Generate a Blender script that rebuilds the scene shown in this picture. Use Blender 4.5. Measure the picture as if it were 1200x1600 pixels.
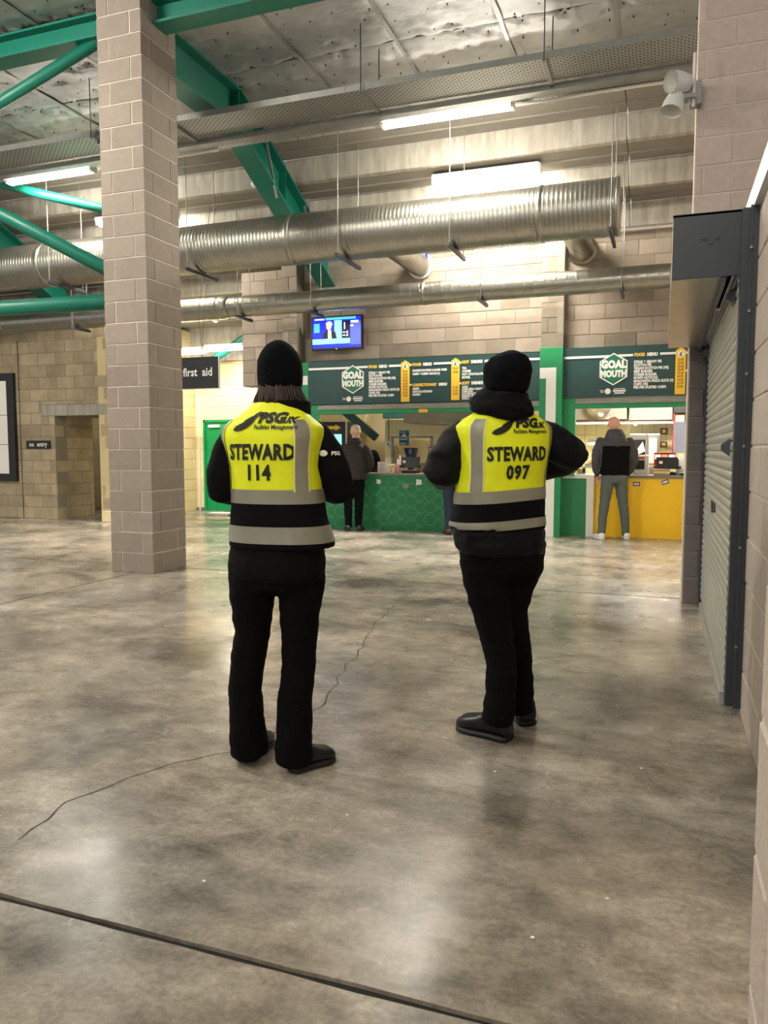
import bpy, bmesh, math, random
from mathutils import Vector, Matrix, noise
from mathutils.bvhtree import BVHTree
random.seed(7)
for o in list(bpy.data.objects): bpy.data.objects.remove(o)
scn = bpy.context.scene
COL = scn.collection
PI = math.pi
# ------------------------------------------------------------------ camera
PITCH = math.atan(98 / 1200.0)
YAW = math.radians(19.95)
cam_d = bpy.data.cameras.new('camera'); cam = bpy.data.objects.new('camera', cam_d); COL.objects.link(cam)
cam.location = (0, 0, 1.335); cam.rotation_euler = (PI / 2 - PITCH, 0, YAW)
cam_d.sensor_fit = 'VERTICAL'; cam_d.sensor_height = 36; cam_d.sensor_width = 27; cam_d.lens = 27.0
cam_d.clip_start = 0.02; cam_d.clip_end = 200
scn.camera = cam
# ------------------------------------------------------------------ world, exposure
w = bpy.data.worlds.new('world'); scn.world = w; w.use_nodes = True
w.node_tree.nodes['Background'].inputs[0].default_value = (1.0, 0.98, 0.95, 1)
w.node_tree.nodes['Background'].inputs[1].default_value = 0.36
scn.view_settings.view_transform = 'Standard'; scn.view_settings.look = 'None'
scn.view_settings.gamma = 1.0; scn.view_settings.use_curve_mapping = False
scn.view_settings.exposure = 1.08
LIGHT_W = 95.0          # emission strength of one ceiling batten
LIGHT_C = (1.0, 0.955, 0.86)

# ------------------------------------------------------------------ helpers
def lin(c):
    return tuple((v / 255 / 12.92) if v / 255 <= 0.04045 else ((v / 255 + 0.055) / 1.055) ** 2.4 for v in c)

MATS = {}
def mat(name, col, rough=0.6, metal=0.0, vary=0.0, vscale=6.0, bump=0.0, bscale=40.0, orand=0.0,
        col2=None, spec=0.5, emit=None, estr=0.0, stretch=(1, 1, 1), alpha=1.0, trans=0.0, coat=0.0, detail=5):
    m = bpy.data.materials.new(name); m.use_nodes = True
    nt = m.node_tree; N = nt.nodes; L = nt.links; b = N['Principled BSDF']
    c = lin(col)
    b.inputs['Base Color'].default_value = (*c, 1); b.inputs['Roughness'].default_value = rough
    b.inputs['Metallic'].default_value = metal; b.inputs['Specular IOR Level'].default_value = spec
    b.inputs['Coat Weight'].default_value = coat
    if trans: b.inputs['Transmission Weight'].default_value = trans
    if alpha < 1: b.inputs['Alpha'].default_value = alpha
    if emit:
        b.inputs['Emission Color'].default_value = (*lin(emit), 1); b.inputs['Emission Strength'].default_value = estr
    geo = mp = None
    if vary or bump:
        geo = N.new('ShaderNodeNewGeometry'); mp = N.new('ShaderNodeMapping'); mp.inputs['Scale'].default_value = stretch
        L.new(geo.outputs['Position'], mp.inputs['Vector'])
    src = None
    if vary or orand:
        c2 = lin(col2) if col2 else tuple(v * 0.55 for v in c)
        mix = N.new('ShaderNodeMix'); mix.data_type = 'RGBA'
        mix.inputs['A'].default_value = (*c, 1); mix.inputs['B'].default_value = (*c2, 1)
        fac = None
        if vary:
            n = N.new('ShaderNodeTexNoise'); n.inputs['Scale'].default_value = vscale; n.inputs['Detail'].default_value = detail
            n.inputs['Roughness'].default_value = 0.62
            L.new(mp.outputs[0], n.inputs['Vector'])
            mr = N.new('ShaderNodeMapRange'); mr.inputs['From Min'].default_value = 0.32; mr.inputs['From Max'].default_value = 0.72
            mr.inputs['To Min'].default_value = 0; mr.inputs['To Max'].default_value = vary
            L.new(n.outputs['Fac'], mr.inputs['Value']); fac = mr.outputs['Result']
        if orand:
            oi = N.new('ShaderNodeObjectInfo'); mu = N.new('ShaderNodeMath'); mu.operation = 'MULTIPLY'
            mu.inputs[1].default_value = orand; L.new(oi.outputs['Random'], mu.inputs[0])
            if fac:
                ad = N.new('ShaderNodeMath'); ad.operation = 'ADD'; ad.use_clamp = True
                L.new(fac, ad.inputs[0]); L.new(mu.outputs[0], ad.inputs[1]); fac = ad.outputs[0]
            else: fac = mu.outputs[0]
        L.new(fac, mix.inputs['Factor']); L.new(mix.outputs['Result'], b.inputs['Base Color'])
    if bump:
        n2 = N.new('ShaderNodeTexNoise'); n2.inputs['Scale'].default_value = bscale; n2.inputs['Detail'].default_value = 4
        L.new(mp.outputs[0], n2.inputs['Vector'])
        bp = N.new('ShaderNodeBump'); bp.inputs['Strength'].default_value = bump; bp.inputs['Distance'].default_value = 0.01
        L.new(n2.outputs['Fac'], bp.inputs['Height']); L.new(bp.outputs[0], b.inputs['Normal'])
    MATS[name] = m
    return m

def tag(o, label=None, cat=None, group=None, kind=None):
    if label: o['label'] = label
    if cat: o['category'] = cat
    if group: o['group'] = group
    if kind: o['kind'] = kind
    return o
def empty(name, loc=(0, 0, 0), rz=0.0, parent=None):
    o = bpy.data.objects.new(name, None); COL.objects.link(o); o.location = loc; o.rotation_euler = (0, 0, rz)
    o.empty_display_size = 0.1
    if parent: o.parent = parent
    return o
def thing(name, label, cat, loc=(0, 0, 0), rz=0.0, group=None):
    return tag(empty(name, loc, rz), label, cat, group)
def struct(name, label=None, cat=None):
    o = empty(name); return tag(o, label, cat, None, 'structure')
def link(name, me, m=None, parent=None, smooth=False):
    o = bpy.data.objects.new(name, me); COL.objects.link(o)
    if m is not None and not me.materials: me.materials.append(MATS[m] if isinstance(m, str) else m)
    if parent: o.parent = parent
    if smooth: me.polygons.foreach_set('use_smooth', [True] * len(me.polygons))
    return o
def mesh(name, v, f, m=None, parent=None, smooth=False):
    me = bpy.data.meshes.new(name); me.from_pydata([tuple(p) for p in v], [], f); me.update()
    return link(name, me, m, parent, smooth)

class MB:
    def __init__(s): s.v = []; s.f = []
    def box(s, x0, x1, y0, y1, z0, z1, rot=0, piv=None, c=0.0):
        if c <= 0:
            P = [(x0, y0, z0), (x1, y0, z0), (x1, y1, z0), (x0, y1, z0), (x0, y0, z1), (x1, y0, z1), (x1, y1, z1), (x0, y1, z1)]
            F = [(3, 2, 1, 0), (4, 5, 6, 7), (0, 1, 5, 4), (1, 2, 6, 5), (2, 3, 7, 6), (3, 0, 4, 7)]
        else:
            bm = bmesh.new(); bmesh.ops.create_cube(bm, size=1)
            for q in bm.verts: q.co = Vector(((x0 + x1) / 2 + q.co.x * (x1 - x0), (y0 + y1) / 2 + q.co.y * (y1 - y0), (z0 + z1) / 2 + q.co.z * (z1 - z0)))
            bmesh.ops.bevel(bm, geom=bm.edges[:], offset=c, segments=2, affect='EDGES', profile=0.5)
            bm.verts.index_update(); P = [tuple(q.co) for q in bm.verts]; F = [tuple(l.vert.index for l in f.loops) for f in bm.faces]; bm.free()
        if rot:
            cx, cy = piv or ((x0 + x1) / 2, (y0 + y1) / 2); ca, sa = math.cos(rot), math.sin(rot)
            P = [(cx + (p[0] - cx) * ca - (p[1] - cy) * sa, cy + (p[0] - cx) * sa + (p[1] - cy) * ca, p[2]) for p in P]
        return s.add(P, F)
    def add(s, P, F):
        n = len(s.v); s.v += [tuple(p) for p in P]; s.f += [tuple(i + n for i in f) for f in F]; return s
    def loft(s, rings, cap=True, closed=True):
        n0 = len(s.v); k = len(rings[0])
        for r in rings: s.v += [tuple(p) for p in r]
        for i in range(len(rings) - 1):
            for j in range(k if closed else k - 1):
                a = n0 + i * k + j; b = n0 + i * k + (j + 1) % k
                s.f.append((a, b, b + k, a + k))
        if cap and closed:
            s.f.append(tuple(n0 + j for j in reversed(range(k)))); s.f.append(tuple(n0 + (len(rings) - 1) * k + j for j in range(k)))
        return s
    def tube(s, pts, r, n=12, cap=True, round_ends=False):
        pts = [Vector(p) for p in pts]; rs = list(r) if isinstance(r, (list, tuple)) else [r] * len(pts)
        if round_ends:
            d0 = (pts[0] - pts[1]).normalized(); d1 = (pts[-1] - pts[-2]).normalized()
            A = [(pts[0] + d0 * rs[0] * math.sin(a), rs[0] * math.cos(a)) for a in (1.45, 1.0, 0.5)]
            B = [(pts[-1] + d1 * rs[-1] * math.sin(a), rs[-1] * math.cos(a)) for a in (0.5, 1.0, 1.45)]
            pts = [a[0] for a in A] + pts + [b[0] for b in B]; rs = [a[1] for a in A] + rs + [b[1] for b in B]
        rings = []; up = None
        for i, p in enumerate(pts):
            t = (pts[min(i + 1, len(pts) - 1)] - pts[max(i - 1, 0)]).normalized()
            if up is None: up = Vector((0, 0, 1)) if abs(t.z) < 0.9 else Vector((1, 0, 0))
            x = t.cross(up).normalized(); y = x.cross(t).normalized(); up = y
            rings.append([p + (x * math.cos(2 * PI * j / n) + y * math.sin(2 * PI * j / n)) * rs[i] for j in range(n)])
        return s.loft(rings, cap)
    def bar(s, a, b, w, h):
        a, b = Vector(a), Vector(b); t = (b - a).normalized(); up = Vector((0, 0, 1)) if abs(t.z) < 0.95 else Vector((0, 1, 0))
        x = t.cross(up).normalized() * w / 2; y = x.cross(t).normalized() * h / 2
        return s.loft([[p - x - y, p + x - y, p + x + y, p - x + y] for p in (a, b)])
    def ball(s, c, r, nu=14, nv=9):
        rx, ry, rz = r if isinstance(r, (tuple, list)) else (r, r, r)
        return s.loft([[(c[0] + rx * math.cos(2 * PI * j / nu) * math.cos(a), c[1] + ry * math.sin(2 * PI * j / nu) * math.cos(a), c[2] + rz * math.sin(a)) for j in range(nu)]
                       for a in [(-0.495 + 0.99 * i / nv) * PI for i in range(nv + 1)]])
    def build(s, name, m, parent=None, smooth=False): return mesh(name, s.v, s.f, m, parent, smooth)

def bx(name, m, parent, *a, **k): return MB().box(*a, **k).build(name, m, parent)

def text_pts(s, size, align='CENTER', bold=0.0, shear=0.0, space=1.0, xs=1.0):
    c = bpy.data.curves.new('t', 'FONT'); c.body = s; c.size = size; c.align_x = align; c.offset = bold; c.shear = shear
    c.space_character = space; c.resolution_u = 2
    o = bpy.data.objects.new('t', c); me = bpy.data.meshes.new_from_object(o)
    V = [(v.co.x * xs, v.co.y) for v in me.vertices]; Fc = [tuple(p.vertices) for p in me.polygons]
    bpy.data.objects.remove(o); bpy.data.curves.remove(c); bpy.data.meshes.remove(me)
    return V, Fc
def text_on(mb, s, size, o, ux=(1, 0, 0), uz=(0, 0, 1), **k):
    V, Fc = text_pts(s, size, **k); o, ux, uz = Vector(o), Vector(ux), Vector(uz)
    return mb.add([o + ux * a + uz * b for a, b in V], Fc)
def flat(mb, pts, y):          # polygon in an XZ plane facing -Y
    return mb.add([(a, y, b) for a, b in pts], [tuple(range(len(pts)))])

# block walls: every block its own object on a recessed mortar bed
BLK = {}
def block_mesh(l, d, h, m):
    key = (round(l, 3), round(d, 3), round(h, 3), m)
    if key not in BLK:
        c = 0.004; v = []; f = []
        v += [(x, 0, z) for x, z in ((-l / 2 + c, -h / 2 + c), (l / 2 - c, -h / 2 + c), (l / 2 - c, h / 2 - c), (-l / 2 + c, h / 2 - c))]
        v += [(x, c, z) for x, z in ((-l / 2, -h / 2), (l / 2, -h / 2), (l / 2, h / 2), (-l / 2, h / 2))]
        v += [(x, d, z) for x, z in ((-l / 2, -h / 2), (l / 2, -h / 2), (l / 2, h / 2), (-l / 2, h / 2))]
        f = [(0, 1, 2, 3)] + [(i + 4, (i + 1) % 4 + 4, (i + 1) % 4, i) for i in range(4)] + [(i + 8, (i + 1) % 4 + 8, (i + 1) % 4 + 4, i + 4) for i in range(4)] + [(11, 10, 9, 8)]
        me = bpy.data.meshes.new('block'); me.from_pydata(v, [], f); me.materials.append(MATS[m]); BLK[key] = me
    return BLK[key]
def block_wall(parent, p0, ang, length, z0, z1, m, mortar, holes=(), h=0.225, bl=0.45, thick=0.2, off=0.0, gap=0.01, proud=0.007, umin=None, umax=None, short=0.05, cut=0.0):
    """p0: (x,y) of the u=0 end; ang: direction of u; the face looks along (sin ang, -cos ang)."""
    ca, sa = math.cos(ang), math.sin(ang)
    W = lambda u, n: (p0[0] + u * ca - n * sa, p0[1] + u * sa + n * ca)
    # mortar bed
    us = sorted({0, length, *[max(0, min(length, q)) for a in holes for q in a[:2]]}); zs = sorted({z0, z1, *[max(z0, min(z1, q)) for a in holes for q in a[2:4]]})
    mb = MB()
    for a, b in zip(us, us[1:]):
        for c, d in zip(zs, zs[1:]):
            if any(q[0] <= (a + b) / 2 <= q[1] and q[2] <= (c + d) / 2 <= q[3] for q in holes): continue
            P = [W(a, proud), W(b, proud), W(b, thick), W(a, thick)]
            mb.add([(x, y, c) for x, y in P] + [(x, y, d) for x, y in P], [(3, 2, 1, 0), (4, 5, 6, 7), (0, 1, 5, 4), (1, 2, 6, 5), (2, 3, 7, 6), (3, 0, 4, 7)])
    bed = mb.build('mortar_bed', mortar, parent)
    nz = int(math.ceil((z1 - z0) / h - 0.02)); d = min(0.09, thick - 0.02)
    for i in range(nz):
        c0 = z0 + i * h; c1 = min(c0 + h, z1)
        if c1 - c0 < 0.04: continue
        u = -((i % 2) * bl / 2 + off) % bl - bl
        while u < length:
            a, b = max(u, 0), min(u + bl, length); u += bl
            segs = [(a, b, c0, c1)] if b > a else []
            for q in holes:
                ns = []
                for (s0, s1, e0, e1) in segs:
                    if q[1] <= s0 or q[0] >= s1 or q[3] <= e0 or q[2] >= e1: ns.append((s0, s1, e0, e1)); continue
                    if q[0] - s0 > short: ns.append((s0, q[0], e0, e1))
                    if s1 - q[1] > short: ns.append((q[1], s1, e0, e1))
                    m0, m1 = max(s0, q[0]), min(s1, q[1])
                    if m1 - m0 > short:
                        if q[2] - e0 > 0.04: ns.append((m0, m1, e0, q[2]))
                        if e1 - q[3] > 0.04: ns.append((m0, m1, q[3], e1))
                segs = ns
            for (s0, s1, e0, e1) in segs:
                if s1 - s0 < short: continue
                o = bpy.data.objects.new('block', block_mesh(s1 - s0 - gap, d, e1 - e0 - gap, m)); COL.objects.link(o); o.parent = parent
                n = random.uniform(-0.002, 0.002); x, y = W((s0 + s1) / 2, n)
                o.location = (x, y, (e0 + e1) / 2); o.rotation_euler = (0, 0, ang)
    return bed

# ------------------------------------------------------------------ materials
def floor_material():
    m = bpy.data.materials.new('polished_concrete'); m.use_nodes = True; nt = m.node_tree; N = nt.nodes; L = nt.links; b = N['Principled BSDF']
    g = N.new('ShaderNodeNewGeometry')
    def noi(sc, det=6, r=0.6, st=(1, 1, 1), dist=0.0):
        mp = N.new('ShaderNodeMapping'); mp.inputs['Scale'].default_value = st; L.new(g.outputs['Position'], mp.inputs['Vector'])
        n = N.new('ShaderNodeTexNoise'); n.inputs['Scale'].default_value = sc; n.inputs['Detail'].default_value = det; n.inputs['Roughness'].default_value = r
        n.inputs['Distortion'].default_value = dist; L.new(mp.outputs[0], n.inputs['Vector']); return n.outputs['Fac']
    def ramp(fac, stops):
        r = N.new('ShaderNodeValToRGB'); L.new(fac, r.inputs[0]); e = r.color_ramp.elements
        e[0].position, e[1].position = stops[0][0], stops[-1][0]; e[0].color = (*lin(stops[0][1]), 1); e[1].color = (*lin(stops[-1][1]), 1)
        for p, c in stops[1:-1]: e.new(p).color = (*lin(c), 1)
        return r.outputs[0]
    def mixc(t, f, a, bb):
        x = N.new('ShaderNodeMix'); x.data_type = 'RGBA'; x.blend_type = t
        if isinstance(f, float): x.inputs['Factor'].default_value = f
        else: L.new(f, x.inputs['Factor'])
        L.new(a, x.inputs['A']); L.new(bb, x.inputs['B']); return x.outputs['Result']
    base = ramp(noi(0.75, 3, 0.5), [(0.36, (176, 170, 158)), (0.52, (196, 184, 164)), (0.66, (212, 196, 174))])
    smudge = ramp(noi(1.3, 5, 0.55, dist=0.4), [(0.34, (158, 157, 155)), (0.5, (222, 221, 219)), (0.66, (255, 255, 255))])
    mid = ramp(noi(5.5, 10, 0.72, (1, 1.5, 1), 0.3), [(0.28, (138, 136, 132)), (0.5, (208, 206, 203)), (0.74, (255, 255, 255))])
    fine = ramp(noi(46, 8, 0.75), [(0.25, (168, 166, 164)), (0.62, (250, 250, 250))])
    c1 = mixc('MULTIPLY', 1.0, base, smudge); c2 = mixc('MULTIPLY', 0.9, c1, mid); c3 = mixc('MULTIPLY', 0.75, c2, fine)
    hs = N.new('ShaderNodeHueSaturation'); hs.inputs['Value'].default_value = 1.42; hs.inputs['Saturation'].default_value = 0.78
    L.new(c3, hs.inputs['Color']); L.new(hs.outputs[0], b.inputs['Base Color'])
    mr = N.new('ShaderNodeMapRange'); mr.inputs['From Min'].default_value = 0.3; mr.inputs['From Max'].default_value = 0.7
    mr.inputs['To Min'].default_value = 0.14; mr.inputs['To Max'].default_value = 0.34
    L.new(noi(1.7, 7, 0.65), mr.inputs['Value']); L.new(mr.outputs[0], b.inputs['Roughness'])
    b.inputs['Specular IOR Level'].default_value = 0.42
    bp = N.new('ShaderNodeBump'); bp.inputs['Strength'].default_value = 0.05; bp.inputs['Distance'].default_value = 0.012
    L.new(noi(7, 6, 0.6), bp.inputs['Height']); L.new(bp.outputs[0], b.inputs['Normal'])
    MATS['floor'] = m
floor_material()
mat('joint', (38, 36, 33), 0.9)
mat('block_grey', (150, 139, 128), 0.85, vary=0.35, vscale=14, bump=0.5, bscale=90, orand=0.35, col2=(122, 112, 102))
mat('block_pink', (212, 193, 180), 0.85, vary=0.4, vscale=20, bump=0.5, bscale=90, orand=0.35, col2=(180, 161, 149))
mat('block_tan', (190, 174, 144), 0.88, vary=0.5, vscale=3, bump=0.4, bscale=60, orand=0.5, col2=(134, 120, 98))
mat('block_back', (162, 148, 133), 0.88, vary=0.4, vscale=3, bump=0.4, bscale=60, orand=0.75, col2=(116, 106, 92))
mat('block_cream', (232, 216, 172), 0.7, vary=0.2, vscale=3, bump=0.25, bscale=60, orand=0.25, col2=(212, 192, 144))
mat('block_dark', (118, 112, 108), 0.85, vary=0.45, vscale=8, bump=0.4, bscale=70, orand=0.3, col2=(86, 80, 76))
mat('mortar', (222, 210, 196), 0.9, vary=0.3, vscale=30, col2=(190, 178, 165))
mat('mortar_dark', (142, 134, 120), 0.9, vary=0.3, vscale=20, col2=(104, 97, 88))
mat('mortar_cream', (206, 190, 146), 0.9)
mat('block_near', (196, 184, 172), 0.8, vary=0.35, vscale=18, bump=0.5, bscale=70, orand=0.2, col2=(166, 152, 140))
mat('concrete', (132, 126, 117), 0.85, vary=0.5, vscale=2.5, bump=0.2, bscale=30, col2=(112, 106, 98))
mat('concrete_riser', (178, 173, 162), 0.85, vary=0.75, vscale=1.3, bump=0.15, bscale=30, col2=(118, 110, 94), stretch=(7, 1, 1.2))
mat('foil', (190, 190, 189), 0.55, 0.6, vary=0.45, vscale=1.6, bump=0.9, bscale=7, col2=(122, 123, 126))
mat('foil_tape', (168, 168, 166), 0.45, 0.6, bump=0.5, bscale=30)
mat('pin', (52, 46, 42), 0.6, 0.4)
mat('green_steel', (12, 112, 92), 0.42, vary=0.25, vscale=3, col2=(8, 90, 76))
mat('galv', (168, 166, 156), 0.33, 0.9, vary=0.5, vscale=7, col2=(140, 138, 128), bump=0.05, bscale=40)
mat('galv_dull', (150, 150, 146), 0.5, 0.7, vary=0.4, vscale=9, col2=(112, 112, 108))
mat('tube_glow', (255, 255, 250), 0.5, emit=(255, 248, 232), estr=9.0)
mat('white_plastic', (226, 224, 218), 0.4)
mat('black_plastic', (18, 18, 20), 0.4)
mat('black_sign', (24, 24, 26), 0.45)
mat('white_print', (238, 238, 234), 0.6)
mat('sign_green', (26, 66, 64), 0.5)
mat('logo_green', (24, 110, 76), 0.5)
mat('kiosk_green', (18, 140, 84), 0.45, vary=0.15, vscale=4)
mat('panel_green', (34, 128, 78), 0.5, vary=0.2, vscale=2)
mat('yellow_print', (252, 200, 52), 0.5)
mat('gold_print', (230, 190, 70), 0.55)
mat('brown_print', (120, 84, 16), 0.6)
mat('yellow_panel', (255, 206, 16), 0.4, vary=0.08, vscale=3)
mat('door_green', (10, 150, 84), 0.4)
mat('white_paint', (232, 230, 222), 0.45)
mat('worktop', (128, 122, 112), 0.35, 0.3)
mat('steel', (176, 174, 168), 0.28, 0.9)
mat('cream_panel', (236, 222, 180), 0.5, vary=0.1, vscale=3)
mat('tile_cream', (230, 222, 184), 0.3, orand=0.4, col2=(206, 206, 170))
mat('anthracite', (54, 60, 66), 0.42, vary=0.12, vscale=2)
mat('shutter_slat', (196, 196, 190), 0.38, 0.6, vary=0.3, vscale=4, col2=(140, 138, 126))
mat('flashing', (206, 208, 210), 0.4, 0.2)
mat('glass', (225, 230, 230), 0.05, trans=0.9, alpha=0.35)
mat('red', (188, 34, 30), 0.45)
mat('blue', (28, 44, 128), 0.35)
mat('teal_print', (36, 96, 122), 0.5)
mat('paper', (240, 238, 232), 0.7)
mat('pink', (226, 160, 166), 0.35)
mat('lilac', (196, 204, 236), 0.4)
mat('cardboard', (186, 152, 104), 0.8)
mat('screen_blue', (18, 26, 190), 0.3, emit=(22, 34, 220), estr=1.0)
mat('screen_violet', (70, 84, 230), 0.3, emit=(72, 84, 230), estr=1.0)
mat('screen_cyan', (120, 214, 236), 0.3, emit=(120, 220, 240), estr=1.0)
mat('screen_white', (235, 240, 245), 0.3, emit=(235, 240, 245), estr=1.0)
mat('screen_teal', (60, 150, 180), 0.3, emit=(60, 150, 180), estr=1.0)
mat('screen_dark', (16, 16, 30), 0.3, emit=(16, 16, 34), estr=1.0)
mat('screen_skin', (220, 160, 140), 0.3, emit=(225, 165, 145), estr=1.0)
mat('screen_hair', (190, 170, 150), 0.3, emit=(196, 176, 150), estr=1.0)
mat('heat_lamp', (255, 220, 150), 0.4, emit=(255, 226, 160), estr=14.0)
mat('panel_lit', (250, 250, 240), 0.4, emit=(250, 248, 235), estr=0.9)
# people
mat('skin', (214, 160, 138), 0.5)
mat('black_cloth', (5, 5, 8), 0.9, spec=0.2, bump=0.25, bscale=220)
mat('navy_cloth', (6, 7, 12), 0.55, spec=0.2, bump=0.2, bscale=160)
mat('trouser_black', (5, 5, 7), 0.9, spec=0.15, bump=0.2, bscale=240)
mat('knit_black', (6, 8, 13), 0.95, spec=0.15, bump=0.5, bscale=320, stretch=(1, 1, 0.15))
mat('hivis', (240, 250, 10), 0.6, vary=0.12, vscale=5, col2=(214, 222, 8))
mat('reflective', (150, 148, 132), 0.42, 0.25, vary=0.15, vscale=12)
mat('vest_edge', (228, 232, 150), 0.6)
mat('black_print', (12, 12, 14), 0.55)
mat('hair_brown', (60, 40, 31), 0.5, vary=0.8, vscale=30, stretch=(6, 6, 0.6), col2=(40, 26, 20))
mat('boot_leather', (11, 11, 12), 0.35)
mat('boot_sole', (28, 28, 29), 0.6)
mat('eye', (240, 238, 232), 0.2)
mat('coat_brown', (40, 34, 31), 0.85, bump=0.3, bscale=120)
mat('cap_beige', (190, 166, 140), 0.85)
mat('jeans', (34, 44, 70), 0.8, vary=0.4, vscale=14)
mat('grey_marl', (72, 72, 76), 0.85, vary=0.3, vscale=120)
mat('jogger_grey', (88, 96, 94), 0.85)
mat('trainer_white', (226, 226, 224), 0.5)
mat('brown_leather', (70, 46, 36), 0.5)

# ------------------------------------------------------------------ floor: slabs parted by saw-cut joints
fl = struct('floor', 'polished grey concrete floor with dark saw-cut joints', 'floor')
bx('joint_bed', 'joint', fl, -24, 4, -7, 17, -0.2, -0.012)
xs = [-24, -5.36, 4]; ys = [-7, 1.675, 7.3, 17]; gj = {1.675: 0.011, 7.3: 0.016}
for i in range(2):
    for j in range(3):
        a = 0.0 if i == 0 else 0.009; b = 0.009 if i == 0 else 0.0
        y0, y1 = ys[j] + gj.get(ys[j], 0), ys[j + 1] - gj.get(ys[j + 1], 0)
        n = 90; near, far = [], []
        x0, x1 = xs[i] + a, xs[i + 1] - b
        def rag(y, x, s): return y + s * (abs(noise.noise((x * 9, y, 3))) * 0.010 + max(0, noise.noise((x * 2.5, y, 9)) - 0.3) * 0.03) if y == 1.675 + 0.011 or y == 1.675 - 0.011 else y
        lo = [(x0 + (x1 - x0) * k / n, rag(y0, x0 + (x1 - x0) * k / n, 1)) for k in range(n + 1)]
        hi = [(x0 + (x1 - x0) * k / n, rag(y1, x0 + (x1 - x0) * k / n, -1)) for k in range(n + 1)]
        v = [(x, y, 0) for x, y in lo] + [(x, y, 0) for x, y in hi] + [(x, y, -0.1) for x, y in lo] + [(x, y, -0.1) for x, y in hi]; m1 = n + 1
        f = [(k, k + 1, m1 + k + 1, m1 + k) for k in range(n)] + [(2 * m1 + k, 2 * m1 + k + 1, k + 1, k) for k in range(n)] + [(m1 + k, m1 + k + 1, 3 * m1 + k + 1, 3 * m1 + k) for k in range(n)]
        f += [(0, m1, 3 * m1, 2 * m1), (n, 2 * m1 + n, 3 * m1 + n, m1 + n)]
        mesh('slab', v, f, 'floor', fl)
def crack(pts, wid):
    P = []
    for (a, b) in zip(pts, pts[1:]):
        for k in range(14):
            t = k / 14; x = a[0] + (b[0] - a[0]) * t; y = a[1] + (b[1] - a[1]) * t
            P.append((x + 0.035 * noise.noise((x * 7, y * 7, 1)), y + 0.035 * noise.noise((x * 7, y * 7, 5))))
    v = []; f = []
    for i, (x, y) in enumerate(P):
        q = P[min(i + 1, len(P) - 1)]; p = P[max(i - 1, 0)]; d = Vector((q[0] - p[0], q[1] - p[1])).normalized()
        wd = wid * (0.5 + abs(noise.noise((x * 11, y * 11, 2))))
        v += [(x - d.y * wd, y + d.x * wd, 0.0006), (x + d.y * wd, y - d.x * wd, 0.0006)]
        if i: f.append((2 * i - 2, 2 * i - 1, 2 * i + 1, 2 * i))
    mesh('crack', v, f, 'joint', fl)
crack([(-2.038, 1.952), (-2.096, 2.226), (-2.038, 2.444), (-1.922, 2.667), (-1.776, 2.89), (-1.68, 3.2), (-1.638, 3.494), (-1.746, 4.043), (-1.851, 4.607), (-2.063, 5.537), (-2.169, 6.305), (-2.175, 6.95)], 0.0042)
crack([(-4.6, 5.2), (-4.72, 5.6), (-4.62, 6.0)], 0.002)
lit = [(-0.12, 2.28), (-0.62, 3.06), (-0.3, 2.02), (-1.05, 2.5), (-0.2, 4.4), (-2.4, 3.3), (-0.05, 3.3), (-1.3, 1.95)]
mb = MB()
for x, y in lit: mb.ball((x, y, 0.003), (0.007, 0.005, 0.003), 7, 4)
tag(mb.build('floor_litter', 'paper', None), 'tiny white crumbs scattered over the concrete floor', 'litter', None, 'stuff')

# ------------------------------------------------------------------ block column with pinwheel bond
colr = struct('block_column', 'tall grey concrete block column standing in the concourse', 'column')
CX0, CX1, CY0, CY1 = -5.645, -5.1, 6.82, 7.42
bx('mortar_core', 'mortar', colr, CX0 + 0.007, CX1 - 0.007, CY0 + 0.007, CY1 - 0.007, 0, 6.0)
cache = {}
nco = 27
for i in range(nco):
    z0 = i * 0.2225 + 0.004; z1 = (i + 1) * 0.2225 - 0.006; t = 0.135
    W_, D_ = CX1 - CX0, CY1 - CY0; g = 0.01
    if i % 2 == 0: rects = [(t + g, W_, 0, t), (W_ - t, W_, t + g, D_), (0, W_ - t - g, D_ - t, D_), (0, t, 0, D_ - t - g)]
    else: rects = [(0, W_ - t - g, 0, t), (W_ - t, W_, 0, D_ - t - g), (t + g, W_, D_ - t, D_), (0, t, t + g, D_)]
    for k, (a, b, c, d) in enumerate(rects):
        key = (i % 2, k)
        if key not in cache:
            q = MB().box(a - (a + b) / 2, b - (a + b) / 2, c - (c + d) / 2, d - (c + d) / 2, -(z1 - z0) / 2, (z1 - z0) / 2, c=0.004)
            me = bpy.data.meshes.new('block'); me.from_pydata(q.v, [], q.f); me.materials.append(MATS['block_grey']); cache[key] = me
        o = bpy.data.objects.new('block', cache[key]); COL.objects.link(o); o.parent = colr
        o.location = (CX0 + (a + b) / 2 + random.uniform(-.002, .002), CY0 + (c + d) / 2 + random.uniform(-.002, .002), (z0 + z1) / 2)

# ------------------------------------------------------------------ walls
wb = struct('wall_back', 'block wall above the food counters', 'wall')
block_wall(wb, (-5.72, 12.08), 0, 6.6, 2.83, 4.6, 'block_back', 'mortar_dark', h=0.222, off=0.1, thick=0.3)
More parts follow.
